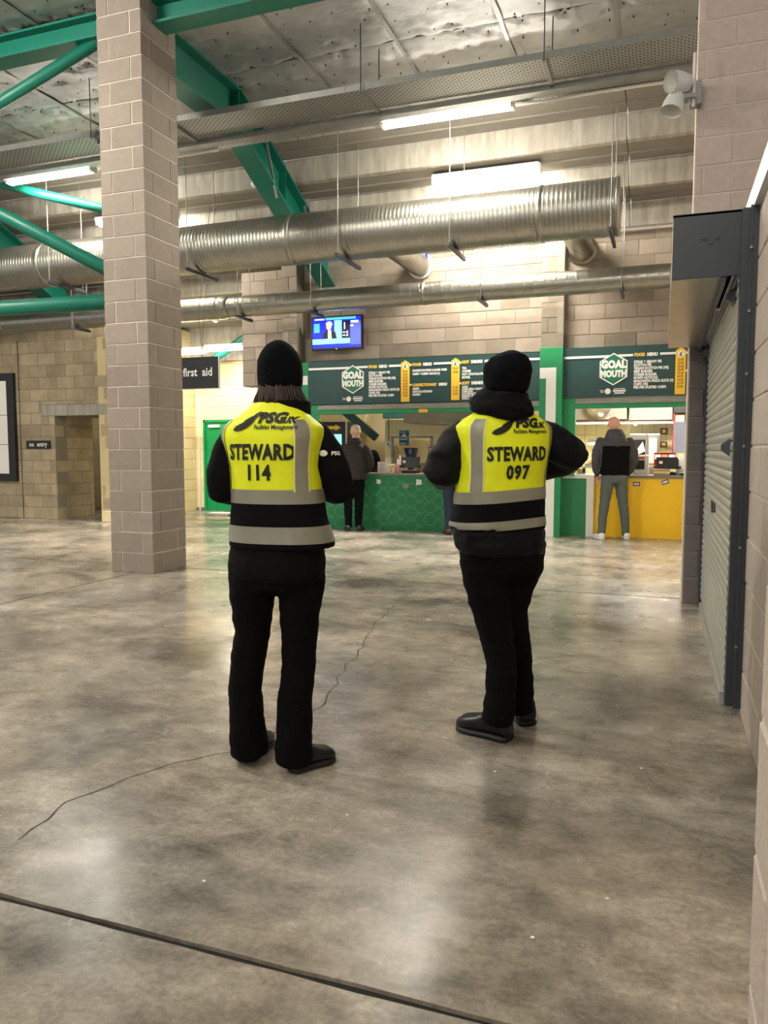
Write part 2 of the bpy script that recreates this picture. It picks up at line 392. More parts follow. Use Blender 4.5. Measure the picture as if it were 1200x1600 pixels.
# header over the first-aid passage
block_wall(wb, (-7.03, 12.05), 0, 0.85, 2.44, 4.4, 'block_back', 'mortar_dark', h=0.225, off=0.2, thick=0.3)
bx('wall_return', 'mortar_dark', wb, -5.92, -5.71, 12.2, 12.42, 0, 4.4)
pi1 = struct('wall_pier', 'narrow block pier beside the television, above green cladding', 'pier')
block_wall(pi1, (-6.18, 11.92), 0, 0.29, 2.44, 4.5, 'block_back', 'mortar_dark', bl=0.31, thick=0.3, off=0.02)
pi2 = struct('wall_pier', 'narrow block pier between the two menu signs', 'pier')
block_wall(pi2, (-1.795, 11.93), 0, 0.335, 2.86, 4.52, 'block_back', 'mortar_dark', bl=0.45, thick=0.2, off=0.12)
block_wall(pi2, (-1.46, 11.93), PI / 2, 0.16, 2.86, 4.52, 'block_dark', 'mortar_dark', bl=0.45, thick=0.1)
# left wall with doorway
wl = struct('wall_left', 'weathered tan block wall with a doorway', 'wall')
block_wall(wl, (-15.6, 11.6), 0, 6.0, 0.0, 3.85, 'block_tan', 'mortar_dark', holes=[(4.77, 5.83, -1, 1.965), (4.45, 5.99, 1.965, 2.17)], h=0.2245, bl=0.43, off=0.1, thick=0.3)
bx('lintel', 'concrete_riser', wl, -11.15, -9.61, 11.595, 11.88, 1.967, 2.168, c=0.004)
bx('movement_joint', 'joint', wl, -11.668, -11.655, 11.594, 11.61, 0, 3.4)
block_wall(wl, (-10.83, 12.62), -PI / 2 + PI, 1.0, 0.0, 1.965, 'block_tan', 'mortar_dark', h=0.2245, thick=0.2) if False else None
block_wall(wl, (-10.83, 11.61), PI / 2, 1.02, 0.0, 1.965, 'block_tan', 'mortar_dark', h=0.2245, thick=0.2)
bx('passage_soffit', 'concrete', wl, -10.83, -9.6, 11.88, 12.7, 1.967, 2.1)
block_wall(wl, (-9.6, 11.6), PI / 2, 2.8, 0.0, 3.85, 'block_cream', 'mortar_cream', thick=0.2, holes=[(1.1, 2.2, -1, 2.0)])
bx('kerb_block', 'block_cream', wl, -9.72, -9.53, 11.5, 11.62, 0, 0.2, c=0.006)
# passage end wall and first-aid wall
wr = struct('wall_rear', 'cream painted block wall behind the first aid sign', 'wall')
block_wall(wr, (-9.6, 14.4), 0, 4.0, 0.0, 3.2, 'block_cream', 'mortar_cream', holes=[(0.22, 1.22, -1, 1.965)], h=0.225, off=0.15)
block_wall(wr, (-14, 14.4), 0, 4.4, 0.0, 3.2, 'block_cream', 'mortar_cream', h=0.225, off=0.15)
bx('conduit', 'white_paint', wr, -9.5, -9.475, 14.35, 14.4, 0, 3.2)
bx('skirting_strip', 'block_dark', wr, -9.58, -9.38, 14.37, 14.4, 0, 0.07)  # darker strip along the foot of the wall
# right: tall face beyond the shutter
wf = struct('wall_right', 'tall pinkish block wall beyond the roller shutter', 'wall')
block_wall(wf, (0.175, 7.08), 0, 3.0, 0.0, 6.0, 'block_pink', 'mortar', h=0.2295, off=0.16, thick=0.3, holes=[(0.2, 3.1, -1, 2.3)])
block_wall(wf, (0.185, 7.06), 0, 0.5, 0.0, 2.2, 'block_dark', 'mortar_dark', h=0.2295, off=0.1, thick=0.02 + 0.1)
bx('corner_return', 'mortar', wf, 0.47, 0.7, 7.3, 12.2, 0, 6.0)
wa = struct('wall_shop', 'block wall beside the roller shutter', 'wall')
block_wall(wa, (0.40, 4.2), -PI / 2 , 3.0, 0.0, 2.5, 'block_near', 'mortar', h=0.225, thick=0.25, off=0.2)
wn = struct('wall_near', 'close pale block wall at the right edge', 'wall')
block_wall(wn, (0.160, 1.36), -PI / 2, 3.2, 0.0, 6.0, 'block_near', 'mortar', h=0.225, thick=0.5, off=0.3, proud=0.004)
bx('roof_flashing', 'flashing', wa, 0.375, 0.42, 1.36, 7.05, 2.5, 2.62)
bx('roof_deck', 'anthracite', wa, 0.42, 3.1, 1.4, 7.05, 2.5, 2.58)

# ------------------------------------------------------------------ ceiling: foil insulation and stepped terrace
ce = struct('ceiling', 'foil faced insulation ceiling with pins and creases', 'ceiling')
bx('deck', 'concrete', ce, -24, 4, -7, 9.9, 6.03, 6.25)
PANS = []
def foil_mesh(seed, w_, l_):
    nx, ny = 30, 42; v = []
    pins = [((i + 0.5) / 4 * w_, (j + 0.5) / 6 * l_) for i in range(4) for j in range(6)]
    pins = [(a + random.uniform(-.09, .09), b + random.uniform(-.09, .09), random.choice([0.4, 1, 1.5, 3.0])) for a, b in pins]
    for j in range(ny + 1):
        for i in range(nx + 1):
            x, y = i / nx * w_, j / ny * l_; z = 0.020 * noise.noise((x * 2.2 + seed * 9, y * 2.2, seed)) + 0.022 * noise.noise((x * 7, y * 7 + seed * 5, seed)) * abs(noise.noise((x * 1.3, y * 1.3, seed + 4))) * 2
            for px, py, s in pins:
                d = math.hypot(x - px, y - py); a = math.atan2(y - py, x - px)
                if d < 0.22: z += s * (0.010 * math.exp(-(d / 0.05) ** 2) + 0.0055 * math.sin(a * 7 + seed + px * 9) * math.exp(-((d - 0.07) / 0.06) ** 2))
            e = min(x, w_ - x, y, l_ - y); z += 0.012 * math.exp(-(e / 0.03) ** 2)
            v.append((x, y, z))
    f = [(j * (nx + 1) + i, (j + 1) * (nx + 1) + i, (j + 1) * (nx + 1) + i + 1, j * (nx + 1) + i + 1) for j in range(ny) for i in range(nx)]
    me = bpy.data.meshes.new('foil_panel'); me.from_pydata(v, [], f); me.materials.append(MATS['foil'])
    me.polygons.foreach_set('use_smooth', [True] * len(f))
    q = MB()
    for a, b, s in pins: q.tube([(a, b, 0.016), (a, b, -0.004)], [0.008, 0.006], 6)
    pm = bpy.data.meshes.new('pin'); pm.from_pydata(q.v, [], q.f); pm.materials.append(MATS['pin'])
    return me, pm
for s in range(5): PANS.append(foil_mesh(s, 1.2, 1.8))
k = 0
for i in range(-9, 4):
    for j in range(-1, 4):
        me, pm = PANS[(i * 3 + j * 2) % 5]
        x = -0.6 + i * 1.2; y = 8.7 - 1.8 * j if j >= 0 else 8.7
        if j == -1: y = 8.7
        else: y = 8.7 - 1.8 * (j + 1)
        o = link('foil_panel', me, None, ce); o.location = (x, y, 5.985 + 0.01 * noise.noise((i * 3.1, j * 1.7, 0)))
        p = link('pin', pm, None, o)
        p['kind'] = 'stuff'
for i in range(-9, 5):
    q = MB(); x = -0.6 + i * 1.2; n = 60
    v = []; f = []
    for a in range(n + 1):
        y = 1.5 + (9.85 - 1.5) * a / n
        for sgn in (-1, 1): v.append((x + sgn * 0.024 + 0.012 * noise.noise((x, y * 3, sgn)), y, 5.978 + 0.012 * noise.noise((x * 3, y * 9, sgn))))
        if a: f.append((2 * a - 2, 2 * a, 2 * a + 1, 2 * a - 1))
    mesh('tape_strip', v, f, 'foil_tape', ce, True)
te = struct('ceiling_terrace', 'underside of stepped precast concrete seating terrace', 'ceiling')
XJ = [-17.0, -10.75, -5.4, -0.55, 4.0]
steps = [(9.85, 5.61, 6.05), (10.6, 5.27, 5.61), (11.36, 4.93, 5.27), (12.08, 4.585, 4.93)]
for (y, za, zb), ny in zip(steps, [10.6, 11.36, 12.08, 12.8]):
    for a, b in zip(XJ, XJ[1:]):
        bx('riser', 'concrete_riser', te, a + .006, b - .006, y, y + 0.12, za, zb, c=0.006)
        bx('tread', 'concrete', te, a + .006, b - .006, y + 0.121, ny - 0.001, za, za + 0.10)
        # drip rib moulded under the tread
        bx('rib', 'concrete', te, a + .006, b - .006, y + 0.42, y + 0.47, za - 0.022, za + .01)
for y, za, zb, ny in [(12.8, 4.24, 4.585, 13.55), (13.55, 3.9, 4.24, 14.3), (14.3, 3.2, 3.9, 14.6)]:
    bx('riser', 'concrete_riser', te, -17, -5.95, y, y + 0.12, za, zb, c=0.006); bx('tread', 'concrete', te, -17, -5.95, y + .121, ny - .001, za, za + 0.1)

# ------------------------------------------------------------------ green steelwork
def ibeam(name, parent, pts, hgt, wid=0.30, tf=0.03, tw=0.03, x=0.0):
    """I section swept along (y, z_bottom) points in an X = const plane."""
    mb = MB()
    def sweep(x0, x1, lo, hi):
        rings = [[(x0, y, z + lo), (x1, y, z + lo), (x1, y, z + hi), (x0, y, z + hi)] for y, z in pts]; mb.loft(rings)
    for nm, a in (('bottom_flange', (x - wid / 2, x + wid / 2, 0, tf)), ('web', (x - tw / 2, x + tw / 2, tf, hgt - tf)), ('top_flange', (x - wid / 2, x + wid / 2, hgt - tf, hgt))):
        mb = MB(); sweep(*a); mb.build(nm, 'green_steel', parent)
r1 = thing('raker_beam', 'green steel raking beam running from block column down to back wall', 'beam')
ibeam('raker', r1, [(7.42, 5.50), (9.05, 5.47)], 0.50, x=-5.4); ibeam('raker', r1, [(9.05, 5.47), (12.3, 3.95)], 0.52, x=-5.4)
for y in (9.05, 10.35, 11.6):
    z = 5.47 - (y - 9.05) * 0.468; bx('stiffener', 'green_steel', r1, -5.52, -5.28, y, y + 0.015, z + 0.03, z + 0.5)
for y in (9.7, 10.9): MB().bar((-5.25, y, 5.9 - (y - 9.05) * .468 ), (-5.27, y + .35, 5.2 - (y - 9.05) * .468), 0.03, 0.03).build('fixing_strap', 'galv_dull', r1)
MB().ball((-5.58, 9.98, 5.10), (0.05, .09, .05), 10, 6).build('fire_wrap', 'white_plastic', r1, True)
r2 = thing('raker_beam', 'green steel raking beam at the left edge behind the large duct', 'beam')
ibeam('raker', r2, [(9.05, 5.47), (12.3, 3.95)], 0.52, x=-11.1, wid=0.34); ibeam('raker', r2, [(7.2, 5.5), (9.05, 5.47)], 0.5, x=-11.1)
hb = thing('roof_beam', 'green steel beam crossing the ceiling over the block column', 'beam')
MB().box(-14, -5.66, 7.0, 7.24, 5.72, 5.745).build('bottom_flange', 'green_steel', hb); MB().box(-14, 2.5, 7.1, 7.13, 5.74, 5.96).build('web', 'green_steel', hb)
MB().box(-5.09, 2.5, 7.0, 7.24, 5.72, 5.745).build('bottom_flange', 'green_steel', hb)
MB().box(-14, 2.5, 7.0, 7.24, 5.94, 5.965).build('top_flange', 'green_steel', hb)
def brace(label, a, b, r, collar=True):
    t = thing('brace_tube', label, 'brace', group='green brace tubes')
    MB().tube([a, b], r, 20).build('tube', 'green_steel', t, True)
    if collar:
        d = (Vector(b) - Vector(a)).normalized(); MB().tube([Vector(a), Vector(a) + d * 0.02], r * 1.12, 20).build('end_plate', 'green_steel', t, True)
brace('thick horizontal green tube bolted to the column left side', (-5.65, 7.12, 2.965), (-14, 7.12, 3.06), 0.085)
brace('green tube rising from the column towards the upper left', (-5.65, 7.12, 3.22), (-10.5, 7.12, 5.65), 0.075)
brace('green tube falling leftwards from the top of the column', (-5.65, 7.12, 5.80), (-11.2, 7.12, 4.10), 0.062)
brace('slim green tube behind the column below the left light', (-7.2, 9.5, 4.66), (-10.4, 9.5, 5.62), 0.07)
brace('pale green tube slanting behind the first aid sign', (-7.55, 13.9, 3.86), (-9.35, 13.9, 2.88), 0.08)

# ------------------------------------------------------------------ spiral ducts
def spiral(name, parent, x0, x1, y, z, r, pitch=0.105, m='galv', step=0.0125, nth=44, axis='x', p0=None, p1=None, ridge=.007):
    if axis == 'x': A = Vector((x0, y, z)); B = Vector((x1, y, z))
    else: A, B = Vector(p0), Vector(p1)
    t = (B - A).normalized(); up = Vector((0, 0, 1)); e1 = t.cross(up).normalized(); e2 = e1.cross(t).normalized(); Ln = (B - A).length
    n = int(Ln / step); rings = []
    for i in range(n + 1):
        s = Ln * i / n; ring = []
        for j in range(nth):
            th = 2 * PI * j / nth; ph = (s / pitch + j / nth) % 1.0
            d = min(ph, 1 - ph) * pitch; rr = r + (ridge * max(0, 1 - d / 0.011)) + 0.0012 * math.sin(ph * 2 * PI * 3)
            ring.append(A + t * s + (e1 * math.cos(th) + e2 * math.sin(th)) * rr)
        rings.append(ring)
    return MB().loft(rings, cap=True).build(name, m, parent, True)
def hanger(parent, x, y, z, r, ztop, m='galv_dull'):
    for s in (-1, 1): MB().tube([(x, y + s * (r + .03), z - r - 0.03), (x, y + s * (r + .03), ztop)], 0.006, 6).build('hanger_rod', m, parent)
    bx('hanger_channel', 'anthracite' if m != 'w' else 'galv_dull', parent, x - .02, x + .02, y - r - .09, y + r + .09, z - r - 0.052, z - r - 0.008)
def soffit(y): return 6.0 if y < 9.85 else 5.61 if y < 10.6 else 5.27 if y < 11.36 else 4.93
d1 = thing('spiral_duct', 'large galvanised spiral air duct with open right end', 'duct')
DY, DZ, DR = 10.0, 4.275, 0.335
segs = [(-14.0, -9.3), (-9.3, -4.95), (-4.95, -1.52), (-1.52, -0.60)]
for a, b in segs: spiral('duct_section', d1, a + .005, b - .005, DY, DZ, DR, pitch=0.056, step=0.0093, ridge=.0055)
for x in (-9.3, -4.95, -1.52): MB().tube([(x - .035, DY, DZ), (x + .035, DY, DZ)], DR + .010, 44).build('coupling', 'galv', d1, True)
MB().tube([(-0.615, DY, DZ), (-0.585, DY, DZ)], DR + .012, 44).build('end_collar', 'galv', d1, True)
for x in (-9.0, -6.5, -4.15, -2.62, -0.66): hanger(d1, x, DY, DZ, DR, soffit(DY))
for bxp, bz in ((-3.75, 4.27), (-1.22, 4.30)):
    sp = spiral('branch_duct', d1, 0, 0, 0, 0, 0.17, pitch=0.09, axis='p', p0=(bxp, DY + .2, DZ - .02), p1=(bxp, 12.07, bz), nth=28)
    MB().tube([(bxp, 12.03, bz), (bxp, 12.06, bz)], 0.21, 28).build('wall_collar', 'white_plastic' if bxp < -3 else 'galv', d1, True)
flat(MB(), [(-3.62, 4.33), (-3.57, 4.33), (-3.57, 4.45), (-3.62, 4.45)], 11.85).build('sticker', 'blue', d1)
d2 = thing('spiral_duct', 'slimmer galvanised spiral duct along the wall above the television', 'duct')
EY, EZ, ER = 11.3, 3.675, 0.165
for a, b in [(-16, -11.6), (-11.6, -7.0), (-6.8, -3.45), (-3.45, 0.6)]:
    spiral('duct_section', d2, a + .004, b - .004, EY, EZ, ER if a > -7 else ER + 0.02, pitch=0.15, nth=32, step=0.0166)
MB().tube([(-7.0, EY, EZ), (-6.93, EY, EZ), (-6.86, EY, EZ), (-6.8, EY, EZ)], [ER + .02, ER + .025, ER + .003, ER + .002], 32).build('reducer', 'galv', d2, True)
for x in (-11.6, -3.45): MB().tube([(x - .03, EY, EZ), (x + .03, EY, EZ)], ER + .03 if x < -7 else ER + .008, 32).build('coupling', 'galv', d2, True)
for x in (-9.9, -6.55, -5.25, -2.55, -0.6): hanger(d2, x, EY, EZ, ER, soffit(EY))
# small pipe seen behind the duct over the wall top
pp = thing('conduit_pipe', 'white conduit along the top of the back wall', 'conduit')
MB().tube([(-4.9, 12.0, 4.52), (0.1, 12.0, 4.52)], 0.02, 8).build('pipe', 'white_plastic', pp, True)

# ------------------------------------------------------------------ cable tray with rail
tr = thing('cable_tray', 'perforated galvanised cable tray hung under the foil ceiling', 'cable tray')
def tray_material():
    m = bpy.data.materials.new('perforated'); m.use_nodes = True; nt = m.node_tree; N = nt.nodes; L = nt.links; b = N['Principled BSDF']
    b.inputs['Metallic'].default_value = 0.6; b.inputs['Roughness'].default_value = 0.45
    g = N.new('ShaderNodeNewGeometry'); sp = N.new('ShaderNodeSeparateXYZ'); L.new(g.outputs['Position'], sp.inputs[0])
    def wav(sock, k, ph=0.0):
        a = N.new('ShaderNodeMath'); a.operation = 'MULTIPLY'; a.inputs[1].default_value = k; L.new(sock, a.inputs[0])
        s = N.new('ShaderNodeMath'); s.operation = 'SINE'; L.new(a.outputs[0], s.inputs[0]); return s.outputs[0]
    p = N.new('ShaderNodeMath'); p.operation = 'MULTIPLY'; L.new(wav(sp.outputs['X'], 2 * PI / 0.07), p.inputs[0]); L.new(wav(sp.outputs['Y'], 2 * PI / 0.06), p.inputs[1])
    r = N.new('ShaderNodeValToRGB'); r.color_ramp.elements[0].position = 0.45; r.color_ramp.elements[1].position = 0.55
    r.color_ramp.elements[0].color = (*lin((158, 158, 154)), 1); r.color_ramp.elements[1].color = (*lin((46, 46, 46)), 1)
    L.new(p.outputs[0], r.inputs[0]); L.new(r.outputs[0], b.inputs['Base Color']); MATS['perforated'] = m
tray_material()
for a, b in [(-14, -9.2), (-9.2, -6.9), (-6.9, -3.45), (-3.45, -1.25), (-1.25, 1.2)]:
    bx('tray_bed', 'perforated', tr, a + .004, b - .004, 8.24, 8.74, 5.30, 5.305)
    bx('tray_lip', 'galv_dull', tr, a + .004, b - .004, 8.235, 8.24, 5.30, 5.37); bx('tray_lip', 'galv_dull', tr, a + .004, b - .004, 8.74, 8.745, 5.30, 5.37)
bx('rail', 'galv_dull', tr, -14, 0.16, 8.80, 8.92, 5.235, 5.30)
bx('conduit_lip', 'perforated', tr, -14, 0.16, 8.98, 9.08, 5.262, 5.268)
for x in (-9.2, -6.92, -5.75, -3.25, -1.25):
    bx('cross_bracket', 'galv_dull', tr, x - .02, x + .02, 8.2, 9.1, 5.268, 5.299)
    for yy in (8.2, 8.78): MB().tube([(x, yy, 5.25), (x, yy, 6.0)], .006, 6).build('hanger_rod', 'anthracite', tr)
MB().tube([(-1.7, 9.05, 5.25), (-1.3, 9.05, 5.235), (-.8, 9.05, 5.245), (0.1, 9.05, 5.24)], 0.018, 8).build('white_cable', 'white_plastic', tr, True)
MB().tube([(-7.2, 9.05, 5.25), (-6.3, 9.05, 5.24), (-5.6, 9.05, 5.245)], 0.014, 8).build('white_cable', 'white_plastic', tr, True)

# ------------------------------------------------------------------ batten lights
def batten(label, x0, x1, y, z, wid=0.13, power=None, cat='light', rz=0.0, group='fluorescent battens', low=False):
    c = ((x0 + x1) / 2, y, z); t = thing('batten_light', label, cat, c, rz, group); hl = (x1 - x0) / 2
    bx('housing', 'white_plastic', t, -hl, hl, -wid * .72, wid * .72, -0.006, 0.05, c=0.004)
    rings = []
    for xx in (-hl + .02, hl - .02):
        rings.append([(xx, yy * wid, zz) for yy, zz in ((.48, -.0065), (.45, -.03), (.38, -.055), (.26, -.07), (0, -.075), (-.26, -.07), (-.38, -.055), (-.45, -.03), (-.48, -.0065))])
    pw = power or LIGHT_W; key = 'tube_glow_%d' % round(pw)
    if key not in MATS: mat(key, (255, 255, 250), 0.5, emit=(255, 248, 234), estr=pw)
    MB().loft(rings).build('diffuser', key, t, True)
    for s in (-1, 1): bx('end_cap', 'white_plastic', t, s * hl - .02, s * hl + .02, -wid / 2 - .004, wid / 2 + .004, -0.07, 0.052, c=0.004)
    return t
batten('bright fluorescent batten under the cable tray, right of the green raker', -3.32, -1.74, 9.12, 5.30)
batten('fluorescent batten at the left edge, left of the block column', -9.2, -7.68, 9.12, 5.30)
batten('brightest fluorescent batten just above the large duct', -3.2, -1.70, 10.95, 5.17, wid=0.2, power=LIGHT_W * 1.35)
batten('added fluorescent batten in the same row, hidden behind the block column', -9.1, -7.6, 10.95, 5.17, wid=0.2)  # unseen batten added to brighten the counter fronts
batten('far fluorescent batten in the first aid passage behind the column', -9.75, -8.25, 12.75, 3.22, power=34)
batten('small fluorescent batten beside the green brace in the first aid passage', -8.75, -7.75, 13.6, 3.38, power=30)
# assumed battens out of view overhead, added to set shadows and overall brightness
for k, (x, y) in enumerate([(-6.6, 3.6), (-1.7, 1.4), (-8.6, -1.2), (-12.4, 3.6), (-1.2, -3.0)]):
    batten('assumed unseen fluorescent batten on the foil ceiling, %s' % ['level with the stewards and to their left', 'over the floor joint nearest the viewer', 'far to the left behind the viewer', 'farthest left, level with the stewards', 'behind the viewer beside the near wall'][k], x - .78, x + .78, y, 5.88, power=LIGHT_W * [2.4, 0.35, 0.9, 1.4, 1.3][k])

# ------------------------------------------------------------------ kiosk rooms (interior shells)
k1 = struct('wall_kiosk', 'cream interior of the wide food kiosk', 'wall')
bx('rear_lining', 'cream_panel', k1, -6.6, -1.62, 15.0, 15.1, 0, 2.7); bx('ceiling_lining', 'cream_panel', k1, -6.6, -1.62, 12.35, 15.1, 2.62, 2.7)
bx('side_lining', 'cream_panel', k1, -6.7, -6.6, 12.4, 15.1, 0, 2.7); bx('side_lining', 'cream_panel', k1, -1.66, -1.6, 12.12, 15.1, 0, 2.7)
k2 = struct('wall_kiosk', 'cream tiled interior of the narrow yellow kiosk', 'wall')
bx('ceiling_lining', 'cream_panel', k2, -1.58, 1.4, 12.35, 14.8, 2.5, 2.6); bx('side_lining', 'cream_panel', k2, -1.6, -1.57, 12.12, 14.8, 0, 2.6)
bx('side_lining', 'cream_panel', k2, 1.3, 1.4, 12.2, 14.8, 0, 2.6); bx('rear_lining', 'mortar_cream', k2, -1.58, 1.4, 14.66, 14.75, 0, 2.6)
for i in range(14):
    for j in range(9):
        o = link('tile', block_mesh(0.19, 0.012, 0.19, 'tile_cream'), None, k2); o.location = (-1.47 + i * 0.2, 14.65, 0.1 + j * 0.2)
batten('fluorescent batten inside the wide food kiosk', -4.6, -3.1, 13.1, 2.54, power=60); batten('fluorescent batten on the ceiling of the yellow kiosk', -1.0, 0.5, 13.3, 2.42, power=60)

# ------------------------------------------------------------------ menu signs, shutters, surrounds
def bar_h(mb, x0, x1, z, h, y): return flat(mb, [(x0, z - h / 2), (x1, z - h / 2), (x1, z + h / 2), (x0, z + h / 2)], y)
def hexp(cx, cz, r, asp=1.0): return [(cx + r * asp * math.sin(2 * PI * k / 6), cz + r * math.cos(2 * PI * k / 6)) for k in range(6)]
def hex_ring(mb, cx, cz, r, wd, y, asp=1.0):
    a = hexp(cx, cz, r, asp); b = hexp(cx, cz, r - wd, asp)
    return mb.add([(p[0], y, p[1]) for p in a + b], [(i, i + 6, (i + 1) % 6 + 6, (i + 1) % 6) for i in range(6)])
def goal_logo(parent, cx, cz, r, y):
    flat(MB(), hexp(cx, cz, r, 0.96), y + .002).build('logo_field', 'logo_green', parent)
    q = MB(); hex_ring(q, cx, cz, r, 0.020, y, 0.96)
    text_on(q, 'GOAL', 0.150, (cx, y, cz + 0.020), bold=0.0105, xs=0.84, space=1.04)
    text_on(q, 'MOUTH', 0.128, (cx, y, cz - 0.110), bold=0.0095, xs=0.78, space=1.03); q.build('logo_lettering', 'white_print', parent)
    q = MB(); zz = cz - r - .085
    flat(q, [(cx - .075 + .043 * math.cos(a), zz + .043 * math.sin(a)) for a in [2 * PI * k / 20 for k in range(20)]], y)
    bar_h(q, cx - .19, cx - .13, zz + .012, .010, y); bar_h(q, cx - .18, cx - .13, zz - .010, .009, y)
    bar_h(q, cx + .01, cx + .17, zz + .035, .010, y); bar_h(q, cx + .0, cx + .18, zz + .005, .024, y); bar_h(q, cx + .02, cx + .16, zz - .028, .020, y)
    q.build('sponsor_marks', 'white_print', parent)
def price_strip(parent, x0, x1, zt, zb, prices, y):
    q = MB(); cx = (x0 + x1) / 2; flat(q, [(x0, zb), (x1, zb), (x1, zt - .045), (cx, zt), (x0, zt - .045)], y); q.build('price_strip', 'yellow_print', parent)
    q = MB(); flat(q, [(cx + .045 * math.cos(a), zt - .095 + .045 * math.sin(a)) for a in [2 * PI * k / 16 for k in range(16)]], y - .002); q.build('price_badge', 'paper', parent)
    q = MB(); text_on(q, '£', 0.07, (cx, y - .003, zt - .118), bold=.003); q.build('badge_symbol', 'black_print', parent)
    q = MB()
    for z, s in prices: text_on(q, s, 0.047, (cx, y - .002, z), bold=.0012, xs=.80)
    q.build('price_list', 'brown_print', parent)
def menu_lines(parent, items, x, z0, dz, y, size=0.058):
    q = MB()
    for i, s in enumerate(items): text_on(q, s, size, (x, y, z0 - i * dz), align='LEFT', bold=.0028, xs=.84)
    q.build('menu_text', 'white_print', parent)
FOOD = ['STEAK & GRAVY PIE', 'SCOTCH PIE', 'VEGAN SCOTCH PIE (VE)', 'BEEF BURGER', 'CHEESE BURGER', "MOM'S HOTDOG", 'MARGARITA PIZZA SLICE (V)', 'CHIPS (VE)', 'PIRI PIRI DUSTED CHIPS']
PR = ['£3.95', '£3.00', '£3.20', '£5.00', '£5.20', '£4.95', '£4.50', '£3.50', '£3.80']
def heading(parent, a, b, x, z, y, size=.062):
    q = MB(); text_on(q, a, size, (x, y, z), align='LEFT', bold=.005, xs=.84); wd = max(p[0] for p in q.v) - x; q.build('menu_heading', 'gold_print', parent)
    q = MB(); text_on(q, b, size, (x + wd + .028, y, z), align='LEFT', bold=.005, xs=.84); q.build('menu_heading', 'white_print', parent); return max(p[0] for p in q.v) + .03
SY = 11.955
s1 = thing('menu_sign', 'long dark green menu sign above the wide food kiosk', 'sign')
bx('panel', 'sign_green', s1, -5.71, -1.80, 11.965, 12.07, 2.09, 2.81)
q = MB(); bar_h(q, -5.70, -4.95, 2.685, .035, SY); bar_h(q, -4.83, -4.625, 2.69, .035, SY)
goal_logo(s1, -4.89, 2.492, 0.236, SY - .004)
hx = heading(s1, 'FOOD', 'MENU', -4.608, 2.668, SY); bar_h(q, hx, -4.046, 2.69, .035, SY)
menu_lines(s1, FOOD, -4.608, 2.572, .0465, SY, .050)
price_strip(s1, -4.046, -3.898, 2.772, 2.105, [(2.575 - i * .048, p) for i, p in enumerate(PR)], SY - .003)
bar_h(q, -3.898, -3.865, 2.695, .035, SY); hx = heading(s1, 'FOOD', 'MENU', -3.85, 2.675, SY); bar_h(q, hx, -3.203, 2.70, .035, SY)
menu_lines(s1, ['HAGGIS POUTINE LOADED FRIES', 'CHIPS & CURRY SAUCE (V)'], -3.85, 2.585, .055, SY, .046)
bar_h(q, -3.898, -3.865, 2.375, .03, SY); hx = heading(s1, 'CONFECTIONARY', 'MENU', -3.85, 2.35, SY, .058)
menu_lines(s1, ['CRISPS', 'CHOCOLATE BARS', 'HARIBO'], -3.85, 2.295, .047, SY, .046)
price_strip(s1, -3.203, -3.067, 2.778, 2.115, [(2.595, '£5.60'), (2.54, '£4.80'), (2.30, '£1.20'), (2.25, '£1.50'), (2.20, '£2.00')], SY - .003)
bar_h(q, -3.067, -3.04, 2.70, .035, SY); hx = heading(s1, 'HOT', 'DRINKS', -3.028, 2.685, SY); bar_h(q, hx, -1.805, 2.71, .035, SY)
menu_lines(s1, ['TEA', 'COFFEE', 'HOT CHOCOLATE', 'BOVRIL'], -3.028, 2.595, .048, SY, .048)
bar_h(q, -3.067, -3.04, 2.375, .03, SY); hx = heading(s1, 'SOFT', 'DRINKS', -3.028, 2.355, SY, .062)
menu_lines(s1, ['COKE', 'COKE ZERO / FANTA', 'CAPRI SUN', 'LUCOZADE PLAY', 'DASANI / VIMTO', 'CHILLA'], -3.028, 2.305, .0365, SY, .042)
q.build('stripe', 'white_print', s1)
s2 = thing('menu_sign', 'shorter dark green menu sign above the yellow counter', 'sign')
bx('panel', 'sign_green', s2, -1.455, 0.36, 11.965, 12.07, 2.11, 2.85)
q = MB(); bar_h(q, -1.445, -0.79, 2.705, .036, SY); bar_h(q, -0.67, -0.46, 2.71, .034, SY)
goal_logo(s2, -0.73, 2.515, 0.238, SY - .004)
hx = heading(s2, 'FOOD', 'MENU', -0.443, 2.692, SY); bar_h(q, hx, 0.125, 2.715, .034, SY)
menu_lines(s2, FOOD, -0.443, 2.592, .0462, SY, .051)
price_strip(s2, 0.125, 0.265, 2.795, 2.125, [(2.605 - i * .048, p) for i, p in enumerate(PR)], SY - .003)
bar_h(q, 0.265, 0.35, 2.715, .034, SY); bar_h(q, 0.265, 0.35, 2.46, .03, SY); q.build('stripe', 'white_print', s2)
def kiosk_shutter(label, x0, x1, z0, z1):
    t = thing('rolled_shutter', label, 'shutter'); n = 3
    for i in range(n):
        a = z0 + .062 + (z1 - z0 - .062) * i / n; b = z0 + .062 + (z1 - z0 - .062) * (i + 1) / n
        rings = [[(x, 12.02 - .018 * math.sin(PI * k / 6), a + (b - a) * k / 6) for k in range(7)] + [(x, 12.05, b), (x, 12.05, a)] for x in (x0, x1)]
        MB().loft(rings).build('slat', 'shutter_slat', t)
    bx('bottom_rail', 'kiosk_green', t, x0, x1, 11.985, 12.06, z0, z0 + .062, c=.004); return t
ks1 = kiosk_shutter('rolled up shutter edge with green rail below the long menu sign', -5.56, -1.80, 1.925, 2.09)
bx('pull_tab', 'yellow_print', ks1, -3.75, -3.60, 11.972, 11.986, 1.93, 1.985)
ks2 = kiosk_shutter('rolled up shutter edge with green rail below the shorter menu sign', -1.28, 0.36, 1.945, 2.105)
cl = thing('pillar_cladding', 'green pillar cladding painted with a tall white numeral one', 'cladding')
